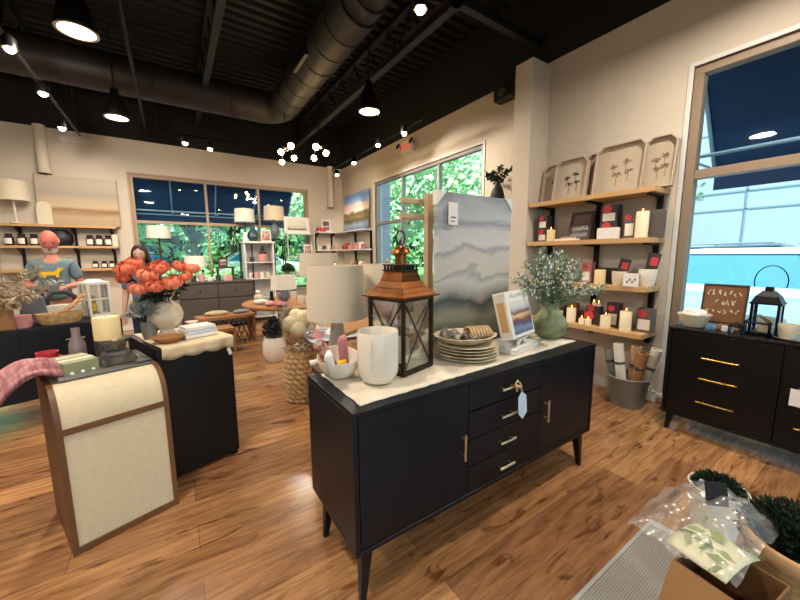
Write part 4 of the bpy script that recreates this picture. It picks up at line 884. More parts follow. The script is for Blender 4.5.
r=thing('black_card','small black square card standing beside the potted herbs','card',(1.45,.27,.53),W90+.8)
r.rotation_euler=(-.3,0,W90+.8); B().box(-.032,-.002,0,.032,.002,.075).make('card_body','black_liner',r)
def bushy(loc,rad,h,n,m,label,cat='plant',seed=1,leaf=(.03,.012)):
    rn=random.Random(seed); b=B(); b.tube([(0,0,-h*.8),(0,0,h*.5)],.006,5)
    for i in range(n):
        v=Vector((rn.gauss(0,1),rn.gauss(0,1),abs(rn.gauss(0,1)))).normalized()*rn.uniform(.5,1); p=(v.x*rad,v.y*rad,v.z*h); b.leaf(p,(v.x+rn.gauss(0,.5),v.y+rn.gauss(0,.5),v.z+.3),leaf[0]*rn.uniform(.7,1.2),leaf[1])
    o=b.make('potted_herb',m); o.location=loc; return tag(o,label,cat)
r=thing('striped_basket','tan striped cloth basket at the bottom right corner holding dark green plants','basket',(1.60,.085,.012)); r.scale=(.70,.80,.92)
b=B(); b.lathe([(0,0),(.13,0),(.15,.1),(.16,.3),(.175,.46),(.182,.47),(.172,.475),(.165,.46),(.15,.3),(0,.25)],36,sx=1.25,fn=lambda a,z:1+.02*math.sin(9*a)); b.make('basket_body','bag_stripe',r,smooth='auto')
b=B(); b.lathe([(.176,.44),(.188,.45),(.19,.49),(.18,.5),(.17,.49),(.176,.44)],36,sx=1.25); b.make('rolled_rim','tan',r,smooth=True)
bushy((1.60,.10,.43),.135,.12,2600,'dark_leaf','dense dark green clipped plant in the striped basket',seed=3)
r=thing('white_bucket','small white enamel bucket with wire handle behind the plastic wrapped plants','bucket',(2.03,.385,.012)); r.scale=(.95,.95,.76)
b=B(); b.lathe([(0,0),(.08,0),(.11,.36),(.115,.365),(.105,.365),(.075,.02),(0,.02)],28); b.make('bucket_body','white_ceramic',r,smooth='auto'); b=B(); b.tube([(.113*math.cos(a),.113*math.sin(a)*.3-.02,.36+.05*math.sin(a)) for a in [PI*i/14 for i in range(15)]],.003,6); b.make('wire_handle','chrome',r,smooth=True)
bushy((2.03,.385,.28),.08,.05,900,'dark_leaf','low dark green plant in the white enamel bucket',seed=4)
# ---------------------------------------------------------------- left: cream panelled chest, black cabinet, flowers
A=math.radians(18.5)
r=thing('panelled_console','cream linen panelled console with brown wood edges and curved front shoulder','console',(-.283,2.06,0),A)
w,hh,dd,rc=.43,.785,.46,.17
prof=[(0,0),(0,hh-rc)]+[(rc*.75*(1-math.cos(a)),hh-rc+rc*math.sin(a)) for a in [PI/2*i/8 for i in range(1,9)]]+[(dd,hh),(dd,0)]
b=B(); b.prism([(y,z) for y,z in prof],-w/2+.022,w/2-.022,'x'); b.make('linen_body','panel_linen',r,smooth='auto')
# proud edge frames following the profile
def band(x0,x1,off,mt,nm):
    b=B(); outer=[(0-off,0),(0-off,hh-rc)]+[(rc*.75*(1-math.cos(a))-off*math.cos(a),hh-rc+rc*math.sin(a)+off*math.sin(a)) for a in [PI/2*i/8 for i in range(1,9)]]+[(dd,hh+off),(dd,0)]
    b.prism(outer,x0,x1,'x'); return b.make(nm,mt,r,smooth='auto')
band(-w/2,-w/2+.022,.006,'walnut','side_frame'); band(w/2-.022,w/2,.006,'walnut','side_frame')
B().box(-w/2+.022,-.006,0,w/2-.022,.01,.035).make('bottom_rail','walnut',r,bev=.002); B().box(-w/2+.022,-.006,hh-rc-.035,w/2-.022,.01,hh-rc-.005).make('middle_rail','walnut',r,bev=.002)
Bc=math.radians(17)
r=thing('black_cabinet','black square display cabinet under a beige cloth beside the cream console','cabinet',(-.045,2.79,0),Bc)
w2,d2,h2=.43,.60,.835
r.location=(.287-(w2/2)*math.cos(Bc)-(d2/2)*math.sin(Bc)*1.0,2.475-(w2/2)*math.sin(Bc)+(d2/2)*math.cos(Bc),0)
B().box(-w2/2,-d2/2,.03,w2/2,d2/2,h2).make('cabinet_body','black',r,bev=.004)
for sx in (-1,1):
    for sy in (-1,1): B().box(sx*(w2/2-.03)-.02,sy*(d2/2-.03)-.02,0,sx*(w2/2-.03)+.02,sy*(d2/2-.03)+.02,.03).make('foot','black',r)
KC=r.location.copy(); MK=Matrix.Translation(KC)@Matrix.Rotation(Bc,4,'Z')
def kc(x,y,z=0): v=MK@Vector((x,y,z)); return (v.x,v.y,v.z)
b=B(); 
def cf(u,v):
    x=-.19+.41*u; y=-.37+.64*v
    dz=0
    yy=y
    if y<-d2/2-.004: dz=(-d2/2-.004-y); yy=-d2/2-.008-.006*math.sin(u*19)
    return (x+.004*math.sin(9*v),yy,h2+.004-dz-(.012*abs(math.sin(u*11)) if v==0 else 0))
b.grid(cf,48,40); o=b.make('table_cloth','cloth_print',smooth=True,solid=.004); o.location=KC; o.rotation_euler=(0,0,Bc); tag(o,'beige printed cloth hanging over the edge of the black display cabinet','tablecloth')
b=B(); b.cb((0,0,0),(.022,.002,.05)); o=b.make('price_tag','white'); o.location=kc(.19,-d2/2-.014,.74); o.rotation_euler=(0,-.3,Bc); tag(o,'little white tag hanging on the black cabinet near its right corner','price tag')
VX,VY,VZ=-.065,2.68,h2+.008
r=thing('pedestal_vase','cream bulbous vase on a wide pedestal foot holding coral peonies','vase',(VX,VY,VZ))
b=B(); b.lathe([(0,0),(.062,0),(.062,.012),(.045,.03),(.035,.05),(.06,.07),(.09,.11),(.098,.15),(.088,.19),(.055,.225),(.045,.24),(.058,.262),(.05,.262),(.04,.24),(.05,.22),(.08,.18),(.088,.14),(.05,.08),(0,.07)],36,fn=lambda a,z:1+(.10*math.sin(5*a) if z>.25 else 0)); b.make('vase_body','cream_ceramic',r,smooth='auto')
rn=random.Random(41)
def peony(c,q,label,seed,m):
    rn=random.Random(seed); b=B()
    for nr,rr,e1,wd in ((7,1.0,.15,.95),(7,.95,.55,.9),(6,.85,.95,.9),(6,.68,1.2,.9),(5,.48,1.4,.9),(4,.3,1.5,.8)):
        for i in range(nr):
            a=2*PI*(i+rn.uniform(.2,.6))/nr; nu=6;nv=5; vs=[]; e_=e1+rn.uniform(-.12,.12); rk=rr*rn.uniform(.93,1.05)
            for jv in range(nv+1):
                v=jv/nv
                for iu in range(nu+1):
                    u=(iu/nu-.5)*2; aa=a+u*wd*(2.6/nr)*math.sin(PI*(.2+.62*v)); el=-1.1+(e_+1.1)*v-.12*u*u*v
                    R_=q*rk*(1+.10*v*v+.05*math.sin(7*u+seed+i)*v)
                    vs.append((R_*math.cos(el)*math.cos(aa),R_*math.cos(el)*math.sin(aa),R_*math.sin(el)*.82))
            b.add(vs,[(jv*(nu+1)+iu,jv*(nu+1)+iu+1,(jv+1)*(nu+1)+iu+1,(jv+1)*(nu+1)+iu) for jv in range(nv) for iu in range(nu)])
    r=thing('peony',label,'flower',c); v=Vector((VX,VY,VZ+.2))-Vector(c)
    o=b.make('bloom',m,r,smooth=True); o.rotation_euler=(rn.uniform(.15,.75),rn.uniform(-.45,.45),0)
    g=B(); g.tube([(0,0,-q*.5),tuple(v*.5+Vector((0,0,-.02))),tuple(v)],.0035,6)
    for k in range(7): p=v*rn.uniform(.3,.75); g.leaf(tuple(p),(rn.gauss(0,1),rn.gauss(0,1),rn.gauss(.0,.5)),.075,.032)
    g.make('leafy_stem','dark_leaf',r); return r
for i,(x,y,z,q,lb) in enumerate(((-.235,2.60,1.305,.062,'coral peony at the far left of the bunch'),(-.20,2.72,1.335,.055,'coral peony at the upper left rear of the bunch'),(-.25,2.66,1.245,.05,'coral peony low on the left under the outermost bloom'),(-.145,2.60,1.275,.07,'large coral peony left of centre facing front'),(-.09,2.66,1.315,.07,'large coral peony at the top centre of the bunch'),(-.185,2.56,1.195,.06,'coral peony lowest at the front left'),(-.115,2.53,1.21,.058,'coral peony low in the front centre'),(-.03,2.56,1.225,.066,'coral peony low at the front right'),(.015,2.70,1.32,.055,'coral peony at the upper right rear'),(.075,2.66,1.305,.052,'coral peony at the far right of the bunch'),(.035,2.60,1.255,.048,'coral peony right of centre under the far right bloom'))): peony((x+.01+(x+.09)*.12,y,z-.015+(.012 if x<-.19 else 0)),q*.84,lb,i+50,('coral','coral2')[i%2])
# books on cloth
z=h2+.009
for i,(w_,d_,h_,a,lb,m) in enumerate(((.20,.15,.025,.05,'white book at the bottom of the pile on the black cabinet','white'),(.19,.145,.022,.12,'pale blue-grey book in the middle of the pile on the black cabinet','tagblue'),(.18,.14,.02,0.02,'white book on top of the pile on the black cabinet','white'))):
    book((.10,2.60,z),(w_,d_,h_),Bc+a,lb,m); z+=h_+.001
b=B(); b.lathe([(0,0),(.05,0),(.085,.03),(.09,.035),(.082,.033),(.045,.008),(0,.008)],24); o=b.make('wooden_dish','wood_table',smooth='auto'); o.location=kc(-.11,-.17,h2+.008); tag(o,'shallow brown wooden dish left of the peony vase','dish')
r=thing('shell_dish','small white footed dish beside the book pile','dish',kc(.14,.16,h2+.008)); B().lathe([(0,0),(.03,0),(.012,.012),(.012,.03),(.045,.05),(.042,.05),(0,.034)],18).make('dish_body','white_ceramic',r,smooth='auto')
bushy((kc(-.155,.02)[0],kc(-.155,.02)[1],h2+.16),.07,.09,380,'silverleaf','silvery leafy stems behind the candle on the cream console',seed=7,leaf=(.06,.03))
pot((-.24,2.62,h2+.008) if 0 else kc(-.155,.02,h2+.008),.045,.11,'small grey pot of silvery stems at the left of the black cabinet','gray_metal')
# items on cream console
MC=Matrix.Translation((-.283,2.06,0))@Matrix.Rotation(A,4,'Z')
def kk(x,y,z=.792): v=MC@Vector((x,y,z)); return (v.x,v.y,v.z)
r=thing('mirror_tray','rectangular silver rimmed tray on top of the cream console','tray',kk(.03,.27,.793),A)
B().box(-.2,-.14,0,.17,.15,.006).make('tray_base','gray_metal',r); b=B(); b.box(-.2,-.14,.006,.17,-.132,.022); b.box(-.2,.142,.006,.17,.15,.022); b.box(-.2,-.132,.006,-.192,.142,.022); b.box(.162,-.132,.006,.17,.142,.022); b.make('tray_rim','chrome',r,bev=.001)
r=thing('green_box','low green and cream striped box standing on the silver tray','box',kk(-.09,.25,.80),A+.15)
B().box(-.07,-.10,0,.06,.10,.07).make('box_body','green_book',r,bev=.003); b=B(); b.box(-.0703,-.05,.001,.0603,-.01,.0703); b.box(-.0704,.03,.001,.0604,.055,.0704); b.make('cream_stripes','linen',r)
for k in range(3): B().ball((-.045+.04*k,-.103,.018),.008,8,6).make('white_bead','white',r,smooth=True)
r=thing('glass_candle_stand','chunky smoky glass pedestal on the silver tray carrying a fat candle','candle holder',kk(.075,.26,.80))
b=B(); b.lathe([(.0,0),(.085,0),(.09,.015),(.07,.05),(.045,.08),(.05,.105),(.075,.13),(.078,.137),(0,.137)],28); b.make('glass_body','smoke',r,smooth='auto')
candle(kk(.05,.262,.938),.058,.118,'fat pale yellow pillar candle on the smoky glass pedestal',lit=False,m='wax_yellow')
r=thing('red_mug','deep pink mug on the back corner of the cream console','mug',kk(-.165,.43,.791))
b=B(); b.lathe([(0,0),(.036,0),(.042,.09),(.044,.095),(.039,.095),(.035,.01),(0,.01)],22); b.make('mug_body','red',r,smooth='auto'); b=B(); b.tube([(.04,0,.07),(.065,0,.06),(.062,0,.03),(.04,0,.02)],.005,6); b.make('mug_handle','red',r,smooth=True)
b=B(); rn=random.Random(14)
def bl(u,v):
    x=-.14-.42*u; q=max(0,u-.16); z=.80+.035*math.sin(PI*v)+.012*math.sin(v*26+u*4)-.30*q*q*1.2+.05*math.sin(PI*min(1,u*1.6)); return (x+.02*math.sin(5*v),.16+.26*v-.18*u,z)
b.grid(bl,36,40)
for k in range(22): b.tube([bl(1,k/21),tuple(Vector(bl(1,k/21))+Vector((-.03,-.005,-.02)))],.004,4)
o=b.make('striped_towel','towel_stripes',smooth=True,solid=.022); o.location=(-.283,2.06,0); o.rotation_euler=(0,0,A); tag(o,'dusty pink striped fringed towel draped off the left side of the cream console','towel')
# ---------------------------------------------------------------- back wall, left shelving
def back_shelf(label,x0,x1,levels,ups,y0=7.75,m='wood_light',thk=.04,name='wall_shelf'):
    r=thing(name,label,'shelf',((x0+x1)/2,YB-.01,0)); c=(x0+x1)/2
    for z in levels: B().box(x0-c,y0-YB+.01,z-thk,x1-c,0,z).make('shelf_board',m,r,bev=.003)
    for u in ups:
        B().box(u-c-.018,-.03,min(levels)-.1,u-c+.018,-.002,max(levels)-thk).make('upright','black_metal',r)
        for z in levels: B().prism([(-.03,z-thk-.10),(-.03,z-thk-.001),((y0-YB)*.85,z-thk-.001),((y0-YB)*.85,z-thk-.02)],u-c-.018,u-c+.018,'x').make('bracket','black_metal',r)
    return r
back_shelf('three-tier pale wood shelf with dark jars on the far back wall behind the bald man',-2.25,-.78,(1.89,1.55,1.17),(-2.0,-1.35,-.86))
r=canvas('landscape_painting',(-1.24,7.93,1.892),1.02,.80,'beige_art','wide beige landscape canvas standing on the top shelf of the far back wall',corners=False,d=.035)
lamp((-1.98,7.80,1.892),'table lamp with off-white shade on the far left wall shelf',.19,.30,.34,'cream_ceramic','stick')
r=thing('bread_board','round-topped cream board leaning on the top shelf left of the beige painting','board',(-1.68,7.93,1.892))
B().prism([(-.09,0),(.09,0),(.09,.28)]+[(.09*math.cos(a),.28+.09*math.sin(a)) for a in [PI*i/10 for i in range(1,10)]]+[(-.09,.28)],-.03,0,'y').make('board_panel','linen',r,bev=.004)
def jar(loc,label,group,rad=.055,h=.18,body='dark_amber',parts=True):
    r=thing('glass_jar',label,'jar',loc,0,group); B().lathe([(0,0),(rad,0),(rad*1.03,.02),(rad,h*.72),(rad*.7,h*.82),(rad*.7,h*.86)],18).make('jar_body',body,r,smooth='auto')
    B().lathe([(rad*.78,h*.85),(rad*.78,h),(rad*.2,h*1.02),(0,h*1.02)],16).make('jar_lid','black',r,smooth='auto')
    b=B(); n=8
    for i in range(n):
        a0=-PI/2-.75+1.5*i/n; a1=-PI/2-.75+1.5*(i+1)/n; q=rad*1.045
        b.add([(q*math.cos(a0),q*math.sin(a0),h*.15),(q*math.cos(a1),q*math.sin(a1),h*.15),(q*math.cos(a1),q*math.sin(a1),h*.62),(q*math.cos(a0),q*math.sin(a0),h*.62)],[(0,1,2,3)])
    b.make('paper_label','white',r,smooth=True); return r
jj=[(-2.10,'left'),(-1.96,'second'),(-1.82,'third')]
J=jar((-2.10,7.84,1.552),'dark labelled jar in the left trio on the middle far wall shelf','left trio of jars')
for x in (-1.96,-1.82): dup(J,(x,7.84,1.552))
J=jar((-1.15,7.84,1.552),'dark labelled jar in the right trio on the middle far wall shelf','right trio of jars')
for x in (-1.03,-.91): dup(J,(x,7.84,1.552))
jar((-1.60,7.84,1.552),'single dark jar just left of the black round basket on the far wall shelf',None) if 0 else None
b=B(); b.lathe([(0,0),(.16,0),(.2,.08),(.19,.18),(.12,.25),(0,.27)],24,sy=.6); o=b.make('black_basket','black',smooth='auto'); o.location=(-1.55,7.86,1.552); tag(o,'rounded black bundle behind the bald man on the middle far wall shelf','basket')
J=jar((-1.0,7.84,1.172),'small dark jar with white label on the lowest far wall shelf','small jars on the lowest far shelf',.045,.12)
for x in (-1.12,-.90): dup(J,(x,7.84,1.172))
giftbox((-.82,7.86,1.552),(.08,.08,.2),0,'cream carton at the right end of the middle far wall shelf',m='linen',dot=None,win=None)
# ---------------------------------------------------------------- black sideboard on the left with goods
LA=math.radians(17); LC=(-1.42,3.98)
r=thing('sideboard','black sideboard at the left edge loaded with boxes and dried plants','sideboard',(LC[0],LC[1],0),LA)
wl,dl_=1.9,.5
b=B(); b.box(-wl/2,-dl_/2,.215,wl/2,dl_/2,.803); b.make('cabinet_body','navy_paint',r,bev=.004)
for i in range(3):
    d=B().box(-wl/2+.03+i*.62,-dl_/2-.006,.24,-wl/2+.03+i*.62+.6,-dl_/2-.001,.78).make('door','navy_paint',r,bev=.002); bar_handle(d,(-wl/2+.03+i*.62+.3,-dl_/2-.006,.68),'x',.12)
legset(r,wl,dl_,.215,rails=False)
ML=Matrix.Translation((LC[0],LC[1],0))@Matrix.Rotation(LA,4,'Z')
def ll(x,y,z=.805): v=ML@Vector((x,y,z)); return (v.x,v.y,v.z)
r=thing('cardboard_box','brown cardboard box at the left edge holding dried plants','box',ll(.17,-.08),LA)
b=B(); w,d,h=.13,.13,.27; b.box(-w,-d,0,w,d,.006); b.box(-w,-d,.006,w,-d+.006,h); b.box(-w,d-.006,.006,w,d,h); b.box(-w,-d+.006,.006,-w+.006,d-.006,h); b.box(w-.006,-d+.006,.006,w,d-.006,h); b.make('carton','kraft',r)
rn=random.Random(77)
for k in range(12):
    b=B(); a=rn.uniform(0,6.28); t=rn.uniform(.1,.8); m='silverleaf' if k%3==1 else 'dried'
    pts=sprig_mesh(b,(0,0,0),(math.cos(a)*t+.15,math.sin(a)*t,1),rn.uniform(.42,.6),.003,0,0,0,1.2)
    for i in range(50): q=rn.uniform(.35,1)*5; j=min(4,int(q)); p=Vector(pts[j]).lerp(Vector(pts[j+1]),q-j); b.leaf(tuple(p),(rn.gauss(0,1),rn.gauss(0,1),rn.gauss(.3,1)),.07,.025)
    o=b.make('dried_branch',m); p=ll(.17,-.08,.83); o.location=p; tag(o,'dried leafy stem spilling from the cardboard box at the left edge' if m=='dried' else 'silvery dried stem spilling from the cardboard box at the left edge','dried stem','dried stems in the cardboard box' if m=='dried' else 'silvery stems in the cardboard box')
b=B(); b.prism([(-.09,0),(.09,0),(.07,.22),(-.06,.25)],-.04,.05,'y'); o=b.make('grey_display','gray',bev=.006); o.location=ll(.42,.06); o.rotation_euler=(0,0,LA); tag(o,'slanted grey display board right of the cardboard box','display board')
r=thing('tote_bag','cream bag with thick dark arched handle in front of the bald man','bag',ll(.60,.08),LA)
b=B(); b.frust((0,0,0),(.12,.05),(0,0,.14),(.13,.035)); b.make('bag_body','linen',r,bev=.01); b=B(); b.tube([(-.09,0,.13),(-.095,0,.20),(-.05,0,.25),(.04,0,.25),(.09,0,.20),(.1,0,.12),(.1,-.03,.02)],.022,10); b.make('bag_handle','dark_gray',r,smooth=True)
r=thing('orange_packet','small orange and cream upright packet beside the dark handled bag','packet',ll(.80,.06),LA)
b=B(); b.frust((0,0,0),(.035,.02),(.0,0,.20),(.03,.006)); b.make('packet_body','tan',r,bev=.004); B().cb((0,-.022,.09),(.045,.002,.07)).make('orange_patch','yellow',r)
r=thing('utensil_basket','low brown basket of wooden utensils near the front of the left sideboard','basket',ll(.56,-.13),LA)
b=B(); b.lathe([(0,0),(.12,0),(.15,.05),(.155,.09),(.145,.09),(.11,.01),(0,.01)],26,sy=.6,fn=lambda a,z:1+.02*math.sin(16*a)); b.make('basket_body','seagrass',r,smooth='auto')
for i in range(7):
    b=B(); a=-.5+.14*i; b.tube([(0,0,0),(.17,0,.02+.01*i)],.007,6); b.ball((.19,0,.025+.01*i),.02,8,6,(1.4,.8,.4)); o=b.make('wooden_spoon',('wood_table','wood_light')[i%2],smooth=True); o.location=ll(.48+.02*i,-.15+.012*i,.85+.008*i); o.rotation_euler=(0,-.35,LA+a); tag(o,'brown wooden spoon lying across the low utensil basket','wooden spoon','spoons in the utensil basket')
b=B(); b.lathe([(0,0),(.05,0),(.06,.05),(.055,.1),(0,.1)],18); o=b.make('pink_pot','pink',smooth='auto'); o.location=ll(.34,-.16); tag(o,'small pink pot right of the cardboard box at the left','pot')
r=thing('white_lantern','white square lantern with dark panes right of the bald man','lantern',ll(.84,.13),LA+.25)
h=.09; b=B(); b.box(-h,-h,0,h,h,.02); b.box(-h,-h,.30,h,h,.325); b.frust((0,0,.325),.06,(0,0,.35),.035)
for sx in (-1,1):
    for sy in (-1,1): b.cb((sx*(h-.01),sy*(h-.01),.16),(.02,.02,.28))
for k in range(4):
    T=Matrix.Rotation(k*PI/2,4,'Z'); b.box(-.007,-h,.02,.007,-h+.012,.30,T); b.box(-h+.02,-h,.155,h-.02,-h+.012,.168,T)
b.make('lantern_frame','white',r,bev=.001)
for k in range(4):
    T=Matrix.Rotation(k*PI/2,4,'Z'); g=B(); g.add([tuple(T@Vector(q)) for q in ((-h+.02,-h+.008,.02),(h-.02,-h+.008,.02),(h-.02,-h+.008,.30),(-h+.02,-h+.008,.30))],[(0,1,2,3)]); g.make('glass_pane','clear',r,solid=.001)
# extra goods on pedestal table behind the console
for i,(x,y,rad,h,m,lb) in enumerate(((-.05,.425,.038,.2,'mauve','mauve glass bottle vase behind the yellow candle'),(.06,.43,.045,.24,'smoke','smoky glass vase behind the yellow candle'))):
    b=B(); b.lathe([(0,0),(rad*.8,0),(rad,h*.3),(rad*.9,h*.6),(rad*.45,h*.8),(rad*.5,h),(rad*.4,h),(0,h*.5)],20); o=b.make('glass_vase',m,smooth='auto'); o.location=kk(x,y,.791); tag(o,lb,'vase')
# ---------------------------------------------------------------- back dresser, window displays
r=thing('dresser','dark grey-brown wooden dresser under the far window behind the peonies','dresser',(.67,7.45,0))
b=B(); b.box(-.62,-.25,.04,.62,.25,.86); b.box(-.64,-.27,.861,.64,.27,.89); b.make('cabinet_body','graywood',r,bev=.005)
for i in range(2):
    d=B().box(-.6+i*.605,-.268,.1,-.01+i*.605,-.251,.56).make('door','graywood',r,bev=.008); g=B(); g.ball((-.05-i*.0+(.0 if i==0 else .14),-.28,.36),.014,8,6); g.make('knob','black_metal',d,smooth=True)
    d=B().box(-.6+i*.605,-.268,.59,-.01+i*.605,-.251,.83).make('drawer','graywood',r,bev=.006); g=B(); g.ball((-.3+i*.605,-.28,.71),.014,8,6); g.make('knob','black_metal',d,smooth=True)
rn=random.Random(55)
names=[('white china bowl on the far grey dresser, leftmost piece','white_ceramic'),('dark oval dish on the far grey dresser','dark_gray'),('blush pink bowl on the far grey dresser','pink'),('white sugar pot on the far grey dresser','white_ceramic'),('clear glass jar shape on the far grey dresser','smoke'),('cream pot in front of the mini table on the far dresser','cream_ceramic')]
for i,(lb,m) in enumerate(names): pot((.16+.135*i,7.32+.05*(i%2),.891),.05+.012*(i%3==0),.08+.05*(i%3)/1.5,lb,m)
simple_table('miniature_table',(.86,7.6,.891),.34,.18,.26,'miniature dark wood side table standing on the far grey dresser','wood_dark',tt=.03,lw=.035)
frame_pic('block_frame',(.83,7.64,1.152),.17,.19,'dark wooden block frame on the miniature table at the far window','photo_art','wood_dark',0,-.05,fw=.03)
b=B(); b.box(-.06,-.05,0,.06,.05,.09); o=b.make('gift_box','pink',bev=.004); o.location=(.88,7.36,.891); tag(o,'small pink and white box in front of the miniature table','box')
r=thing('white_bookcase','white open bookcase with ornaments in front of the far window','bookcase',(1.50,7.62,0))
b=B(); b.box(-.29,-.16,0,-.26,.16,1.62); b.box(.26,-.16,0,.29,.16,1.62); b.box(-.31,-.18,1.62,.31,.18,1.66); b.box(-.26,.145,.1,.26,.16,1.62); b.make('case','trimw',r,bev=.003)
for z in (.1,.5,.90,1.24): B().box(-.26,-.155,z-.02,.26,.144,z).make('shelf_board','trimw',r)
z=1.241
for i,(x,rad,h,m,lb) in enumerate(((-.13,.05,.1,'dark_gray','dark cup on the upper shelf of the white bookcase'),(-.14,.045,.09,'white_ceramic','x'),(.08,.09,.16,'pink','round pink and brown ornament on the upper shelf of the white bookcase'))):
    if lb!='x': pot((1.5+x,7.58,z),rad,h,lb,m)
b=B(); b.ball((0,0,.03),.09,12,8,(1,.8,.55)); b.ball((0,0,.10),.045,10,7); b.ball((0,0,.155),.02,8,6); o=b.make('ornament','boxdark',smooth=True); o.location=(1.58,7.55,1.40); tag(o,'dark finial ornament atop the round pink pot in the white bookcase','ornament')
for i in range(4): pot((1.31+.12*i,7.56,.901),.045,.12,('white bottle in the lower bay of the white bookcase, first from left','pale pink pot in the lower bay of the white bookcase','white pot in the middle of the lower bookcase bay','cream pot at the right of the lower bookcase bay')[i],('white_ceramic','pink','white_ceramic','cream_ceramic')[i])
b=B(); b.lathe([(0,0),(.06,0),(.11,.08),(.10,.16),(.04,.26),(.025,.34),(.03,.35)],22); o=b.make('bottle_vase','bluevase',smooth='auto'); o.location=(1.42,7.6,1.661); tag(o,'dark teal teardrop vase on top of the white bookcase','vase')
frame_pic('picture_frame',(1.68,7.62,1.661),.2,.24,'small white framed floral print on top of the white bookcase','napkin_print','white',0,-.1,fw=.02)
b=B(); b.box(-.04,-.03,0,.04,.03,.18); o=b.make('blue_box','tagblue',bev=.004); o.location=(1.26,7.55,1.661); tag(o,'small bright blue box left of the teal vase','box')
# tall stands with lamps by the window
simple_table('plant_stand',(1.30,7.83,0),.26,.2,1.64,'tall slim dark stand behind the white bookcase holding a lamp','black',tt=.02,lw=.02,cat='stand')
lamp((1.32,7.83,1.641),'table lamp with white drum shade above the white bookcase, left of a pair',.20,.27,.42,'bluevase','stick',shade='shade_lit')
simple_table('plant_stand',(1.98,7.83,0),.26,.2,1.72,'tall slim dark stand right of the white bookcase holding a lamp','black',tt=.02,lw=.02,cat='stand')
lamp((1.92,7.83,1.721),'table lamp with warm cream shade over grey base, right of a pair above the bookcase',.22,.30,.40,'gray_ceramic','gourd',shade='shade')
simple_table('side_table',(-.22,7.78,0),.4,.3,1.15,'slim tall table at the left end of the far window','wood_table',tt=.03,lw=.03)
lamp((-.18,7.78,1.151),'table lamp with pale shade by the left end of the far window',.19,.22,.55,'wood_dark','stick',shade='shade_lit')
lamp((.36,7.62,.891),'low table lamp with pale shade standing on the far grey dresser',.19,.2,.28,'white_ceramic','stick',shade='shade_lit')
# wall rack in front of window right part
r=thing('wire_rack','white metal rack of framed prints at the right end of the far window','rack',(2.42,7.70,0))
for x in (-.30,.30): b=B(); b.tube([(x,-.12,0),(x,-.12,1.95)],.01,6); b.tube([(x,.12,0),(x,.12,1.95)],.01,6); b.make('upright','trimw',r)
for z in (.9,1.35,1.85): B().box(-.31,-.14,z-.02,.31,.14,z).make('shelf_board','trimw',r)
frame_pic('wide_picture',(2.36,7.66,1.851),.56,.36,'white framed picture of horses in a field on the white rack','horse_art','white',0,-.08,fw=.05,mat_='white',mw=.02)
frame_pic('picture_frame',(2.58,7.64,1.351),.2,.26,'small white framed red and white print on the middle tier of the rack','napkin_print','white',0,-.08,fw=.025)
for i in range(4): pot((2.2+.14*i,7.65,.901),.05,.1+.02*(i%2),('white pot on the low tier of the rack, leftmost','floral cup on the low tier of the rack','pink pot on the low tier of the rack','white pot on the low tier of the rack, rightmost')[i],('white_ceramic','cream_ceramic','pink','white_ceramic')[i])
bushy((2.05,7.4,1.02),.1,.14,500,'leaf','green potted houseplant between the white bookcase and the rack',seed=9,leaf=(.08,.03)); simple_table('plant_stand',(2.05,7.4,0),.22,.22,.8,'small plant stand right of the white bookcase','wood_dark',tt=.02,lw=.02,cat='stand'); pot((2.05,7.4,.801),.07,.14,'white pot of the green houseplant right of the bookcase','white_ceramic')
# corner shelves
back_shelf('white two-tier corner shelf with black uprights on the back wall beside the barn painting',2.86,3.34,(1.92,1.50,1.1),(2.89,3.30),m='trimw',thk=.03)
shelf_unit('white two-tier corner shelf with black uprights on the right wall by the window',6.46,7.98,(1.92,1.50,1.1),(6.50,7.25),x0=3.36,m='trimw',thk=.03)
r=canvas('landscape_painting',(3.50,7.10,1.922),1.2,.84,'barn_art','colourful landscape canvas of white barns by a lake in the far corner',rz=W90,corners=False,lean=-.06)
frame_pic('picture_frame',(3.12,7.86,1.922),.22,.28,'small white framed print on the corner shelf left of the barn painting','photo_art','white',0,-.08,fw=.03)
for i,(x,w_) in enumerate(((2.93,.12),(3.02,.1))): 
    b=B(); b.box(-w_/2,-.05,0,w_/2,.05,.09-.02*i); o=b.make('red_box','red',bev=.004); o.location=(x,7.80,1.921); o.rotation_euler=(0,0,.1*i); tag(o,('red carton on the corner shelf, left one','low red carton on the corner shelf, right one')[i],'box')
cols=['white_ceramic','boxdark','white_ceramic','tan','deep_red','deep_red']
for i in range(4):
    J=pot((2.93+.11*i,7.82,1.501),.042,.09+.03*(i==2),('white cup on the middle corner shelf, leftmost','dark cup on the middle corner shelf','white cup on the middle corner shelf with tan neighbour','tan pot on the middle corner shelf by the corner')[i],cols[i])
for i in range(10):
    y=7.6-.11*i; b=B(); b.box(-.04,-.045,0,.04,.045,.10+.05*((i*7)%3)/2); m=('deep_red','red','deep_red','pink','tan','pinkcloth','tan','pink','white','pinkcloth')[i]
    o=b.make('candle_tin',m,bev=.012); o.location=(3.46,y,1.501); o.rotation_euler=(0,0,W90); tag(o,{'deep_red':'dark red tin on the middle shelf of the far right corner','red':'bright red tin on the middle shelf of the far right corner','pink':'pink tin on the middle shelf of the far right corner','tan':'tan tin on the middle shelf of the far right corner','pinkcloth':'dusty rose tin on the middle shelf of the far right corner','white':'white tin on the middle shelf of the far right corner'}[m],'tin','tins on the corner shelf, '+m.replace('_',' '))
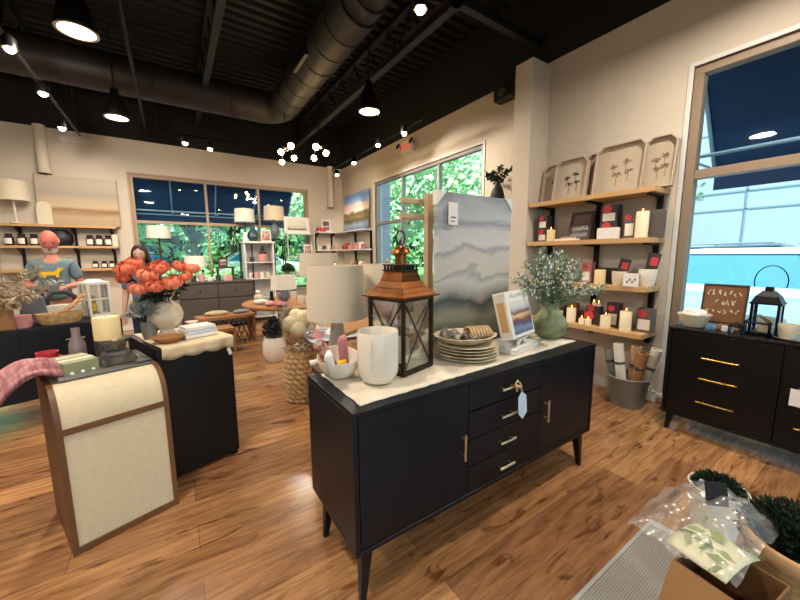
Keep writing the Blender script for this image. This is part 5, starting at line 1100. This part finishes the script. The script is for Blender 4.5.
for i in range(5):
    y=7.2-.15*i; m=('tan','kraft','boxdark','white','tan')[i]; b=B(); b.ball((0,0,.07),.07,12,8,(1,1,.95)); b.lathe([(.04,0),(.05,.02)],12); o=b.make('round_ornament',m,smooth=True); o.location=(3.47,y,1.101); tag(o,('tan round ornament on the lowest corner shelf, nearest the corner','brown round ornament on the lowest corner shelf','black round ornament on the lowest corner shelf','white round ornament on the lowest corner shelf','tan round ornament on the lowest corner shelf nearest the window')[i],'ornament')
# ---------------------------------------------------------------- round table and benches
r=thing('round_table','round wooden pedestal table spread with pastel goods in the middle distance','table',(1.42,5.0,0))
B().lathe([(0,.66),(.66,.66),(.68,.675),(.68,.70),(.66,.71),(0,.71)],48).make('tabletop','wood_table',r,smooth='auto'); B().lathe([(.2,0),(.2,.03),(.16,.06),(.13,.3),(.16,.62),(.2,.66)],24).make('pedestal','wood_table',r,smooth='auto')
lamp((1.24,4.75,.711),'small table lamp with white shade and grey gourd base on the round table',.17,.19,.20,'gray_ceramic','gourd',shade='shade_lit')
z=.711; rn=random.Random(5)
its=[(.95,4.85,'folded white cloth on the round table near its left edge','white','cloth'),(1.02,4.62,'folded pink towel on the round table','pink','cloth'),(1.12,5.1,'sage green folded towel on the round table','sage','cloth'),(1.0,5.25,'cream soft toy shape on the round table','linen','toy'),(1.5,4.55,'white cup on the round table in front right','white_ceramic','cup'),(1.58,4.62,'pale lilac cup on the round table','sofa_blue','cup'),(1.42,4.58,'white lidded pot on the round table','white_ceramic','cup'),(1.66,4.72,'cream cup on the round table at right','cream_ceramic','cup'),(1.3,5.2,'pink lidded pot on the round table behind the lamp','pink','cup'),(1.12,4.45,'pink and white gift bundle at the front of the round table','pinkcloth','cloth'),(1.5,5.2,'tall white pot at the back of the round table','white_ceramic','cup')]
for i,(x,y,lb,m,c) in enumerate(its):
    if c=='cup': pot((x,y,z),.045,.11+.04*(i%2),lb,m)
    else:
        b=B(); b.ball((0,0,.035),.085,12,8,(1.1,.75,.4),jit=.12) if c=='cloth' else (b.ball((0,0,.05),.06,10,8,(1,1,.9)),b.ball((0,0,.12),.04,10,7))
        o=b.make('folded_cloth' if c=='cloth' else 'soft_toy',m,smooth=True); o.location=(x,y,z+.001); o.rotation_euler=(0,0,i); tag(o,lb,c)
b=B(); b.prism([(-.03,0),(.03,0),(.02,.16),(-.02,.16)],-.008,.008,'y'); o=b.make('black_bottle','black',bev=.004); o.location=(1.12,4.95,z); tag(o,'slim black bottle standing on the round table','bottle')
def bench(loc,rz,w,h,label):
    r=thing('nesting_bench',label,'bench',loc,rz); B().box(-w/2,-.16,h-.05,w/2,.16,h).make('seat','wood_table',r,bev=.006)
    for s in (-1,1):
        b=B(); b.box(s*w/2-(.035 if s>0 else 0),-.15,0,s*w/2+(.035 if s<0 else 0),.15,h-.05); b.make('end_panel','wood_table',r,bev=.004)
    n=5; ww=w-.07
    for y in (-.14,.14):
        b=B()
        for i in range(n):
            x0=-ww/2+ww*i/n; x1=x0+ww/n
            b.tube([(x0,y,.02),(x1,y,h-.06)],.006,5); b.tube([(x1,y,.02),(x0,y,h-.06)],.006,5); b.tube([(x0,y,(h-.04)/2),((x0+x1)/2,y,.02),(x1,y,(h-.04)/2),((x0+x1)/2,y,h-.06),(x0,y,(h-.04)/2)],.006,5)
        b.make('metal_lattice','black_metal',r)
    return r
bench((.30,5.35,0),.12,.70,.36,'lower wooden nesting bench with black diamond lattice sides near the grey dresser')
bench((.62,5.85,0),.12,.80,.46,'taller wooden nesting bench with black lattice beside the round table')
b=B(); b.ball((0,0,.03),.11,12,8,(1.2,.7,.35)); o=b.make('folded_cloth','yellow',smooth=True); o.location=(.15,5.35,.361); tag(o,'mustard folded cloth on the lower nesting bench','cloth')
b=B(); b.ball((0,0,.03),.13,12,8,(1.3,.7,.35),jit=.05); o=b.make('folded_cloth','dried',smooth=True); o.location=(.5,5.85,.461); tag(o,'beige folded throw on the taller nesting bench','cloth')
b=B(); b.ball((0,0,.03),.10,12,8,(1.3,.7,.35),jit=.05); o=b.make('folded_cloth','gray',smooth=True); o.location=(.85,5.85,.461); tag(o,'grey folded throw on the taller nesting bench','cloth')
simple_table('side_table',(.12,4.1,0),.42,.34,.56,'small round-cornered wooden side table behind the peony vase','wood_table')
for i in range(3): pot((.02+.12*i,4.05,.561),.045,.09,('white mug on the side table behind the peony vase','small grey cup on the side table behind the peony vase','clear tumbler on the side table behind the peony vase')[i],('white_ceramic','gray_ceramic','smoke')[i])
# ---------------------------------------------------------------- people
def skin_obj(name,nodes,edges,m,parent,root=0,sub=2):
    me=bpy.data.meshes.new(name); me.from_pydata([n[0] for n in nodes],edges,[]); me.update(); me.materials.append(M[m])
    o=bpy.data.objects.new(name,me); C.objects.link(o); o.parent=parent
    me.skin_vertices.new() if False else None
    md=o.modifiers.new('skin','SKIN'); md.use_smooth_shade=True; md.branch_smoothing=.6
    if not me.skin_vertices: 
        bm=bmesh.new(); bm.from_mesh(me); bm.verts.layers.skin.verify(); bm.to_mesh(me); bm.free()
    for i,n in enumerate(nodes):
        sv=me.skin_vertices[0].data[i]; rr=n[1]; sv.radius=rr if isinstance(rr,tuple) else (rr,rr); sv.use_root=(i==root)
    s=o.modifiers.new('sub','SUBSURF'); s.levels=sub; s.render_levels=sub
    return o
def head(parent,c,s,m,tilt,yaw,hairfn):
    T=Matrix.Translation(c)@Matrix.Rotation(yaw,4,'Z')@Matrix.Rotation(tilt,4,'X')
    b=B(); vs=[];n=28;k=22
    def surf(a,p):
        x=.076*math.cos(p)*math.cos(a); y=.096*math.cos(p)*math.sin(a); z=.118*math.sin(p)
        if z<-.02: f=1-(-z-.02)*3.0; x*=max(.45,f); y=y*(1-(-z-.02)*1.2) if y<0 else y*(1-(-z-.02)*4.5)
        if y<0:
            if abs(x)<.017: # nose ridge
                w=math.cos(x/.017*PI/2); 
                if -.04<z<.02: y-=.024*w*(1-(z+.04)/.06)
            for sx in (-1,1):  # eye sockets
                d=math.hypot(x-sx*.031,(z-.012)*1.4); 
                if d<.022: y+=.009*(1-d/.022)
            if abs(z-.034)<.011: y-=.004
            if abs(x)<.028 and abs(z+.058)<.008: y-=.004
        return (x*s,y*s,z*s)
    b.v=[]; 
    for j in range(k+1):
        p=-PI/2+PI*j/k
        for i in range(n): b.v.append(tuple(T@Vector(surf(2*PI*i/n,p))))
    b.f=[(j*n+i,j*n+(i+1)%n,(j+1)*n+(i+1)%n,(j+1)*n+i) for j in range(k) for i in range(n)]; b.m=[0]*len(b.f)
    for sx in (-1,1): b.ball((sx*.077*s,.008*s,.0),.018*s,10,8,(.35,.8,1.5),T=T)
    h=b.make('head',m,parent,smooth=True)
    for sx in (-1,1): B().ball((sx*.031*s,-.082*s,.012*s),.0095*s,8,6,(1.3,.6,.7),T=T).make('eye','eye',h,smooth=True)
    e=B(); e.ball((0,-.089*s,-.058*s),.02*s,10,6,(1.1,.35,.28),T=T); e.make('mouth','lip',h,smooth=True)
    hairfn(T,s,h); return h
def hand(nodes,edges,w_i,p,d,side,curl=.5,L=.085):
    """palm and five fingers continuing the skin skeleton from wrist index w_i"""
    d=Vector(d).normalized(); up=Vector((0,0,1)); sd=d.cross(up).normalized()*side; base=Vector(p)
    i0=len(nodes); nodes.append((tuple(base+d*.045),(.032,.016))); edges.append((w_i,i0))
    for k in range(4):
        o=(k-1.5)*.020; q=base+d*.075+sd*o; i1=len(nodes); nodes.append((tuple(q),.0095)); edges.append((i0,i1)); ln=(.85,1,.95,.75)[k]*.028
        v=d.copy(); pq=q
        for t in range(3):
            v=(v+Vector((0,0,-curl*.55))).normalized(); pq=pq+v*ln; i2=len(nodes); nodes.append((tuple(pq),.0088-.0009*t)); edges.append((i1,i2)); i1=i2
    q=base+d*.03-sd*.032; i1=len(nodes); nodes.append((tuple(q),.011)); edges.append((i0,i1)); 
    for t in range(2): q=q+(d*.7-sd*.5+Vector((0,0,-.3*t))).normalized()*.028; i2=len(nodes); nodes.append((tuple(q),.0095)); edges.append((i1,i2)); i1=i2
def person(loc,rz,H,label,skin,top,bottom,hairfn,tilt,yaw,headm,wr,emblem=False,belly=0,slv=.5,hs=1.0,sw=.185):
    r=thing('person',label,'person',loc,rz); k=H/1.75
    S=lambda x,y,z:(x*k,y*k,z*k)
    def arm(sx,w):
        sh=Vector(S(sx*sw,.0,1.40)); wv=Vector(S(*w)); mid=(sh+wv)/2; el=Vector((sx*(sw+.07)*k,.02*k,1.12*k)); return sh,el,wv
    N=[(S(0,0,.95),(.13*k,.10*k)),(S(0,0,1.12),(.13*k,.10*k)),(S(0,0,1.32),(.14*k,.10*k)),(S(0,0,1.45),(.075*k,.065*k)),(S(0,-.01,1.53),.052*k),(S(0,-.02,1.60),.06*k)]
    Ed=[(0,1),(1,2),(2,3),(3,4),(4,5)]
    for sx in (-1,1):
        a=len(N); N+=[(S(sx*.09,0,.86),.085*k),(S(sx*.10,.0,.50),.055*k),(S(sx*.105,.02,.30),.052*k),(S(sx*.11,.02,.09),.038*k),(S(sx*.115,-.06,.04),(.042*k,.03*k)),(S(sx*.12,-.15,.03),(.04*k,.022*k))]
        Ed+=[(0,a),(a,a+1),(a+1,a+2),(a+2,a+3),(a+3,a+4),(a+4,a+5)]
        sh,el,wv=arm(sx,wr[0 if sx<0 else 1]); a=len(N); N+=[(tuple(sh),.058*k),(tuple(el),.042*k),(tuple(el.lerp(wv,.3)),.040*k),(tuple(wv),.027*k)]; Ed+=[(2,a),(a,a+1),(a+1,a+2),(a+2,a+3)]
        hand(N,Ed,a+3,wv,wv-el,sx)
    skin_obj('body',N,Ed,skin,r)
    # shirt
    g=.016*k; N=[(S(0,0,.90),(.165*k+belly,.135*k+belly)),(S(0,-.01,1.05),(.16*k+belly,.13*k+belly)),(S(0,0,1.25),(.165*k,.125*k)),(S(0,0,1.38),(.14*k,.105*k)),(S(0,0,1.475),(.085*k,.075*k))]; Ed=[(0,1),(1,2),(2,3),(3,4)]
    for sx in (-1,1):
        sh,el,wv=arm(sx,wr[0 if sx<0 else 1]); a=len(N); N+=[(tuple(sh),.075*k),(tuple(sh.lerp(el,slv)),.066*k),(tuple(sh.lerp(el,slv+.25)),.064*k)]; Ed+=[(3,a),(a,a+1),(a+1,a+2)]
    skin_obj('shirt',N,Ed,top,r)
    N=[(S(0,0,.93),(.15*k,.12*k))]; Ed=[]
    for sx in (-1,1): a=len(N); N+=[(S(sx*.09,0,.84),.10*k),(S(sx*.10,0,.50),.075*k),(S(sx*.11,.02,.12),.068*k)]; Ed+=[(0,a),(a,a+1),(a+1,a+2)]
    skin_obj('trousers',N,Ed,bottom,r)
    b=B()
    for sx in (-1,1): b.ball(S(sx*.117,-.08,.035),.06*k,12,8,(.8,2.1,.62))
    b.make('shoes','dark_gray',r,smooth=True)
    head(r,S(0,-.035,1.66),k*hs,headm,tilt,yaw,hairfn)
    if emblem:
        b=B(); pl=[(-.105,-.05),(-.09,-.005),(-.115,.02),(-.10,.035),(-.06,.022),(.02,.022),(.05,.05),(.06,.075),(.075,.062),(.105,.068),(.10,.045),(.075,.03),(.06,-.005),(.055,-.05),(.035,-.05),(.03,-.02),(-.05,-.02),(-.06,-.05),(-.08,-.05),(-.075,-.02)]
        b.prism([(x*k,z*k) for x,z in pl],-.004,.004,'y',T=Matrix.Translation(S(0,-.152,1.27))); b.make('yellow_print','yellow',r)
    return r
def man_hair(T,s,h):
    b=B(); 
    for i in range(15):
        a=PI+PI*(i+.5)/15; 
        for z in (-.06,-.078,-.095): b.ball((.058*s*math.cos(a)*(1+z*1.5),.083*s*math.sin(a)*.93,z*s),.013*s,7,5,T=T)
    b.make('beard','beard',h,smooth=True)
    b=B(); 
    for i in range(13): a=-.15+(PI+.3)*i/12; b.ball((.073*s*math.cos(a),.086*s*math.sin(a)+.01*s,.005),.016*s,7,5,(.6,.7,1.7),T=T)
    b.make('cropped_hair','beard',h,smooth=True)
def woman_hair(T,s,h):
    b=B(); n=26;k=18; vs=[]
    for j in range(k+1):
        t=j/k
        for i in range(n+1):
            p=PI/2*max(0,1-t/.5); o_=.55+1.02*max(0,min(1,(p-.45)/.35)); a=-o_+(PI+2*o_)*i/n
            if t<.5:  x=.09*math.cos(p)*math.cos(a); y=.108*math.cos(p)*math.sin(a)+.006; z=.13*math.sin(p)
            else: q=(t-.5)/.5; x=(.09+.025*math.sin(PI*q))*math.cos(a); y=(.108-.01*q)*math.sin(a)+.006; z=-.32*q
            x*=1+.03*math.sin(9*a+5*t); vs.append(tuple(T@Vector((x*s,y*s,z*s))))
    b.add(vs,[(j*(n+1)+i,j*(n+1)+i+1,(j+1)*(n+1)+i+1,(j+1)*(n+1)+i) for j in range(k) for i in range(n)]); b.make('long_hair','hair',h,smooth=True,solid=.014)
person((-1.17,5.55,0),.10,1.63,'bald bearded person in grey T-shirt with yellow print looking down behind the left sideboard','skin','shirt','jeans',man_hair,.42,.05,'skin_head',((-.10,-.30,1.10),(.10,-.30,1.10)),emblem=True,belly=.0,slv=.55,hs=1.16,sw=.165)
person((-.31,5.05,0),-.1,1.47,'dark long-haired person standing behind the coral peonies','skin_pale','bluetop','jeans',woman_hair,.18,-.1,'skin_pale',((-.24,-.05,.86),(.24,-.05,.86)),slv=.6,hs=1.02,sw=.15)
b=B(); b.box(-.08,-.12,0,.08,.04,.02); o=b.make('tablet','dark_gray',bev=.004); o.location=(-1.14,5.16,1.03); o.rotation_euler=(.25,0,.12); tag(o,'dark flat tablet held in the hands of the bald person','tablet')
# ---------------------------------------------------------------- outdoors
struct('ground_outside',B().box(XR+.18,-40,-.16,60,YB+.18,-.05).box(-40,YB+.18,-.16,60,12.5,-.05).box(-40,-40,-.16,XR+.18,Y0-.18,-.05),'asphalt')
o=struct('sidewalk',B().box(XR+.18,-12,-.05,5.0,9.5,-.03).box(-12,YB+.18,-.05,XR+.18,9.5,-.03),'sidewalk')
o=struct('lawn',B().box(-40,12.5,-.16,60,70,-.04),'grass')
for i,(x,y,rz,ln) in enumerate(((2,31,0,46),(36,20,-1.1,24))):
    rn=random.Random(i); b=B()
    for k in range(5200):
        px=rn.uniform(-ln/2,ln/2); q=rn.random(); b.leaf((px,rn.uniform(-1.2,1.2),q*4.2+.6*math.sin(px*.9)),(rn.gauss(0,1),-1+rn.gauss(0,.6),rn.gauss(.3,1)),.75,.5)
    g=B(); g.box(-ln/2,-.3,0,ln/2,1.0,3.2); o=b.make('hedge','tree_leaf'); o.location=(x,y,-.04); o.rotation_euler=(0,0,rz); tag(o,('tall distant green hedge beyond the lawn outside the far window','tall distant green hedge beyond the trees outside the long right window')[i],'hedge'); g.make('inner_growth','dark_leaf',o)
def awning(label,axis,c,a0,a1,z1,z0,dep,m='awning'):
    T=(lambda a,d,z:(a,c+d,z)) if axis=='y' else (lambda a,d,z:(c+d,a,z))
    r=thing('window_awning',label,'awning',(0,0,0))
    def panel(pts,n): b=B(); b.add(pts,[tuple(range(len(pts)))]); b.make(n,m,r,solid=.01)
    panel([T(a0,.02,z1),T(a1,.02,z1),T(a1,dep,z0),T(a0,dep,z0)],'canopy'); panel([T(a0,dep,z0),T(a1,dep,z0),T(a1,dep,z0-.22),T(a0,dep,z0-.22)],'valance')
    b=B(); 
    n=max(2,int(round((a1-a0)/.8)))
    for i in range(n+1):
        a=a0+(a1-a0)*i/n; b.tube([T(a,.03,z1-.03),T(a,dep-.03,z0-.02)],.016,6); b.tube([T(a,dep-.03,z0-.02),T(a,.03,z0-.03)],.012,6)
    b.tube([T(a0,dep-.03,z0-.02),T(a1,dep-.03,z0-.02)],.016,6); b.tube([T(a0,.05,z0-.03),T(a1,.05,z0-.03)],.016,6)
    b.make('awning_frame','awn_frame',r,smooth=True); return r
awning('navy awning outside the far window, seen through the upper panes','y',YB+.19,-.75,2.55,3.30,2.28,.9)
awning('navy awning outside the tall right window, seen through its upper panes','x',XR+.19,-2.6,1.20,3.25,2.22,.85)
r=thing('brick_pillar','brick pillar outside the long right window','pillar',(4.15,7.35,-.03))
B().box(-.25,-.35,0,.25,.45,3.6).make('pillar_shaft','brick',r)
def car(loc,rz,label,m,s=1):
    r=thing('parked_car',label,'car',loc,rz); r.scale=(s,s,s)
    # side profile (x forward, z up); y across
    lower=[(-2.2,.35),(2.15,.30),(2.28,.55),(2.22,.82),(1.95,.98),(.95,1.08),(-2.15,1.10),(-2.3,.75)]
    b=B(); ys=(-.92,-.80,.80,.92)
    def loft(pr,ysc,nm,mt,bev=.04):
        b=B(); n=len(pr[0]); 
        for y,p in pr: pass
    b=B(); rings=[(-.93,.97),(-.86,1.0),(.86,1.0),(.93,.97)]; n=len(lower); vs=[]
    for y,k in rings: vs+=[(x*k,y,.65+(z-.65)*(k if abs(y)<.9 else .85)) for x,z in lower]
    fs=[(q*n+i,q*n+(i+1)%n,(q+1)*n+(i+1)%n,(q+1)*n+i) for q in range(3) for i in range(n)]+[tuple(range(n))[::-1],tuple(range(3*n,4*n))]
    b.add(vs,fs); b.make('car_body',m,r,bev=.05,smooth='auto')
    gl=[(.98,1.07),(.25,1.52),(-1.3,1.56),(-2.1,1.10)]; b=B(); vs=[]
    for y,k in ((-.84,0),(-.66,1),(.66,1),(.84,0)): vs+=[(x,y if (z<1.2) else (.66 if y>0 else -.66),z) for x,z in gl] if k==0 else []
    vs=[(.98,-.82,1.06),(.98,.82,1.06),(.25,.66,1.50),(.25,-.66,1.50),(-1.35,.66,1.53),(-1.35,-.66,1.53),(-2.12,.82,1.09),(-2.12,-.82,1.09)]
    b.add(vs,[(0,1,2,3),(3,2,4,5),(5,4,6,7),(0,3,5,7),(1,6,4,2),(0,7,6,1)]); b.make('windows','car_glass',r,bev=.02)
    b=B(); b.add([(.30,-.67,1.49),(.30,.67,1.49),(.26,.66,1.56),(.26,-.66,1.56),(-1.4,.66,1.59),(-1.4,-.66,1.59),(-1.5,.67,1.50),(-1.5,-.67,1.50)],[(0,1,2,3),(3,2,4,5),(5,4,6,7),(0,3,5,7),(1,6,4,2),(0,7,6,1)])
    for sy in (-1,1): b.tube([(.98,sy*.82,1.07),(.27,sy*.665,1.53),(-1.4,sy*.665,1.56),(-2.12,sy*.82,1.10)],.03,6); b.tube([(-.5,sy*.80,1.08),(-.5,sy*.67,1.52)],.03,6)
    b.make('roof',m,r,smooth='auto')
    b=B(); 
    for sy in (-1,1): b.tube([(.1,sy*.6,1.62),(-1.3,sy*.6,1.64)],.018,6)
    b.make('roof_rails','chrome',r)
    for sx in (-1.4,1.4):
        for sy in (-1,1):
            b=B(); b.lathe([(.36,-.11),(.36,.11),(.24,.12),(.2,.1),(0,.1)],28,T=Matrix.Translation((sx,sy*.84,.36))@Matrix.Rotation(PI/2*-sy,4,'X')); b.make('wheel','tyre',r,smooth='auto')
    b=B()
    for sy in (-1,1): b.cb((2.17,sy*.66,.82),(.12,.34,.13),(0,-.1,0))
    b.make('headlights','white',r,bev=.03); B().cb((2.24,0,.68),(.06,.9,.22)).make('grille','dark_gray',r,bev=.02)
    b=B()
    for sy in (-1,1): b.cb((.72,sy*.98,1.12),(.12,.16,.13))
    b.make('mirrors',m,r,bev=.03); return r
car((7.0,1.42,-.14),PI,'silver SUV parked nose-in outside the tall right window','car_silver',1.0)
car((11.6,3.0,-.05),PI/2,'dark grey car parked beyond the silver SUV outside the right window','car_dark',1.0)
car((4.6,22,-.04),0,'white distant car seen through the right half of the far window','white',1.0)
car((-1.0,24,-.04),.1,'blue-grey distant car seen through the left half of the far window','car_dark',1.0)
# building across the car park
r=thing('office_building','pale blue-grey panelled building across the car park outside the right window','building',(15,0,-.05))
B().box(0,-22,0,8,6.5,7.5).make('facade','facade',r); b=B(); 
for z in (1.2,2.75,3.3,5.2): b.box(-.02,-22,z,-.001,6.5,z+.05)
for y in range(-21,7,3): b.box(-.02,y,0,-.001,y+.05,7.5)
b.make('panel_joints','facade_line',r); B().box(-.3,-22,7.5,8.2,6.7,7.8).make('parapet','roofgray',r)
B().box(-.05,-3.5,1.55,-.021,-1.2,2.6).make('window','car_glass',r)
r=thing('low_building','low grey roofed building beyond the trees outside the long right window','building',(20,17,-.05))
B().box(-3,-4,0,5,4,2.6).make('wall','facade',r); b=B(); b.prism([(-3.5,2.6),(5.5,2.6),(1,4.6)],-4.4,4.4,'y'); b.make('roof','roofgray',r)
for y in (-2.5,0,2.5): B().box(-3.03,y-.5,1,-3.001,y+.5,2).make('window','car_glass',r)
# trees
T0=tree((-3.5,17,-.04),3.2,7.0,1,'broad leafy tree outside the far window, left side','tree_leaf',8000,.26)
T1=tree((5.5,15.5,-.04),2.6,6.2,2,'paler leafy tree outside the far window, right side','tree_leaf2',8000,.2)
for (x,y,s,lb) in ((.9,19,.85,'leafy tree in the middle of the far window view'),(-9,20,1.1,'leafy tree at the far left outside'),(11,20.5,1.0,'large leafy tree beyond the far corner of the room'),(3.4,24.5,1.1,'distant leafy tree filling the far window centre'),(-5,27,1.1,'distant leafy tree filling the far window left'),(-14,26,1.2,'distant leafy tree out of the left window'),(10,28,1.1,'distant leafy tree behind the low building')): dup(T0,(x,y,-.04),x,lb,scale=s)
for (x,y,s,lb) in ((8.6,9.8,.92,'leafy tree right outside the long right window, near one'),(9.6,14.5,1.0,'leafy tree outside the long right window, left one'),(13.0,12.0,1.2,'leafy tree outside the long right window, behind the near one'),(14.2,6.8,.95,'leafy tree by the corner of the pale building'),(19,9.5,1.2,'tall distant leafy tree outside the long right window'),(21,20,1.4,'farthest leafy tree outside the long right window')): dup(T1,(x,y,-.04),x*2,lb,scale=s)
for i,(x,y) in enumerate(((-1.5,13.6),(0.2,13.9),(1.9,13.5),(3.6,13.8))):
    rn=random.Random(i); b=B(); b.tube([(0,0,0),(0,0,.5)],.03,6)
    for k in range(900):
        v=Vector((rn.gauss(0,1),rn.gauss(0,1),rn.gauss(0,1))).normalized(); b.leaf((v.x*.75,v.y*.5,.5+v.z*.42),v,.12,.06)
    o=b.make('clipped_shrub','tree_leaf2'); o.location=(x,y,-.04); tag(o,('rounded shrub outside the far window, leftmost','rounded shrub outside the far window, second from left','rounded shrub outside the far window, third from left','rounded shrub outside the far window, rightmost')[i],'shrub')
# ---------------------------------------------------------------- camera, sky, sun
cd=bpy.data.cameras.new('camera'); cam=bpy.data.objects.new('camera',cd); C.objects.link(cam)
Rw=Matrix(((0.8318281634940965,0.07924102175156997,-0.5493475829470861),(-0.5549947148340789,0.10708769626275261,-0.8249321740697083),(-0.006540101243712806,0.9910868205061064,0.13305690998523276)))
cam.matrix_world=Matrix.Translation((0,0,1.37))@Rw.to_4x4()
cd.sensor_width=36; cd.lens=338.322/800*36; cd.clip_start=.05; cd.clip_end=300
bpy.context.scene.camera=cam
w=bpy.data.worlds.new('sky'); bpy.context.scene.world=w; w.use_nodes=True; nt=w.node_tree; bg=nt.nodes['Background']
st=nt.nodes.new('ShaderNodeTexSky'); st.sky_type='HOSEK_WILKIE'; st.turbidity=3.5; st.ground_albedo=.4; st.sun_direction=Vector((-.3,-.6,.75)).normalized()
hs=nt.nodes.new('ShaderNodeMix'); hs.data_type='RGBA'; hs.inputs[0].default_value=.55; hs.inputs[7].default_value=(.62,.88,1.0,1)
nt.links.new(st.outputs[0],hs.inputs[6]); nt.links.new(hs.outputs[2],bg.inputs['Color']); bg.inputs['Strength'].default_value=WORLD
l=bpy.data.lights.new('sun','SUN'); l.energy=SUN; l.angle=.02; l.color=(1,.96,.9); o=bpy.data.objects.new('sun',l); C.objects.link(o); o.location=(0,0,20); o.rotation_euler=Vector((.35,.6,-.75)).to_track_quat('-Z','Y').to_euler()
vs=bpy.context.scene.view_settings; vs.view_transform='Standard'; vs.look='None'; vs.gamma=1; vs.exposure=EXPO; vs.use_curve_mapping=False
bpy.context.scene.display_settings.display_device='sRGB'
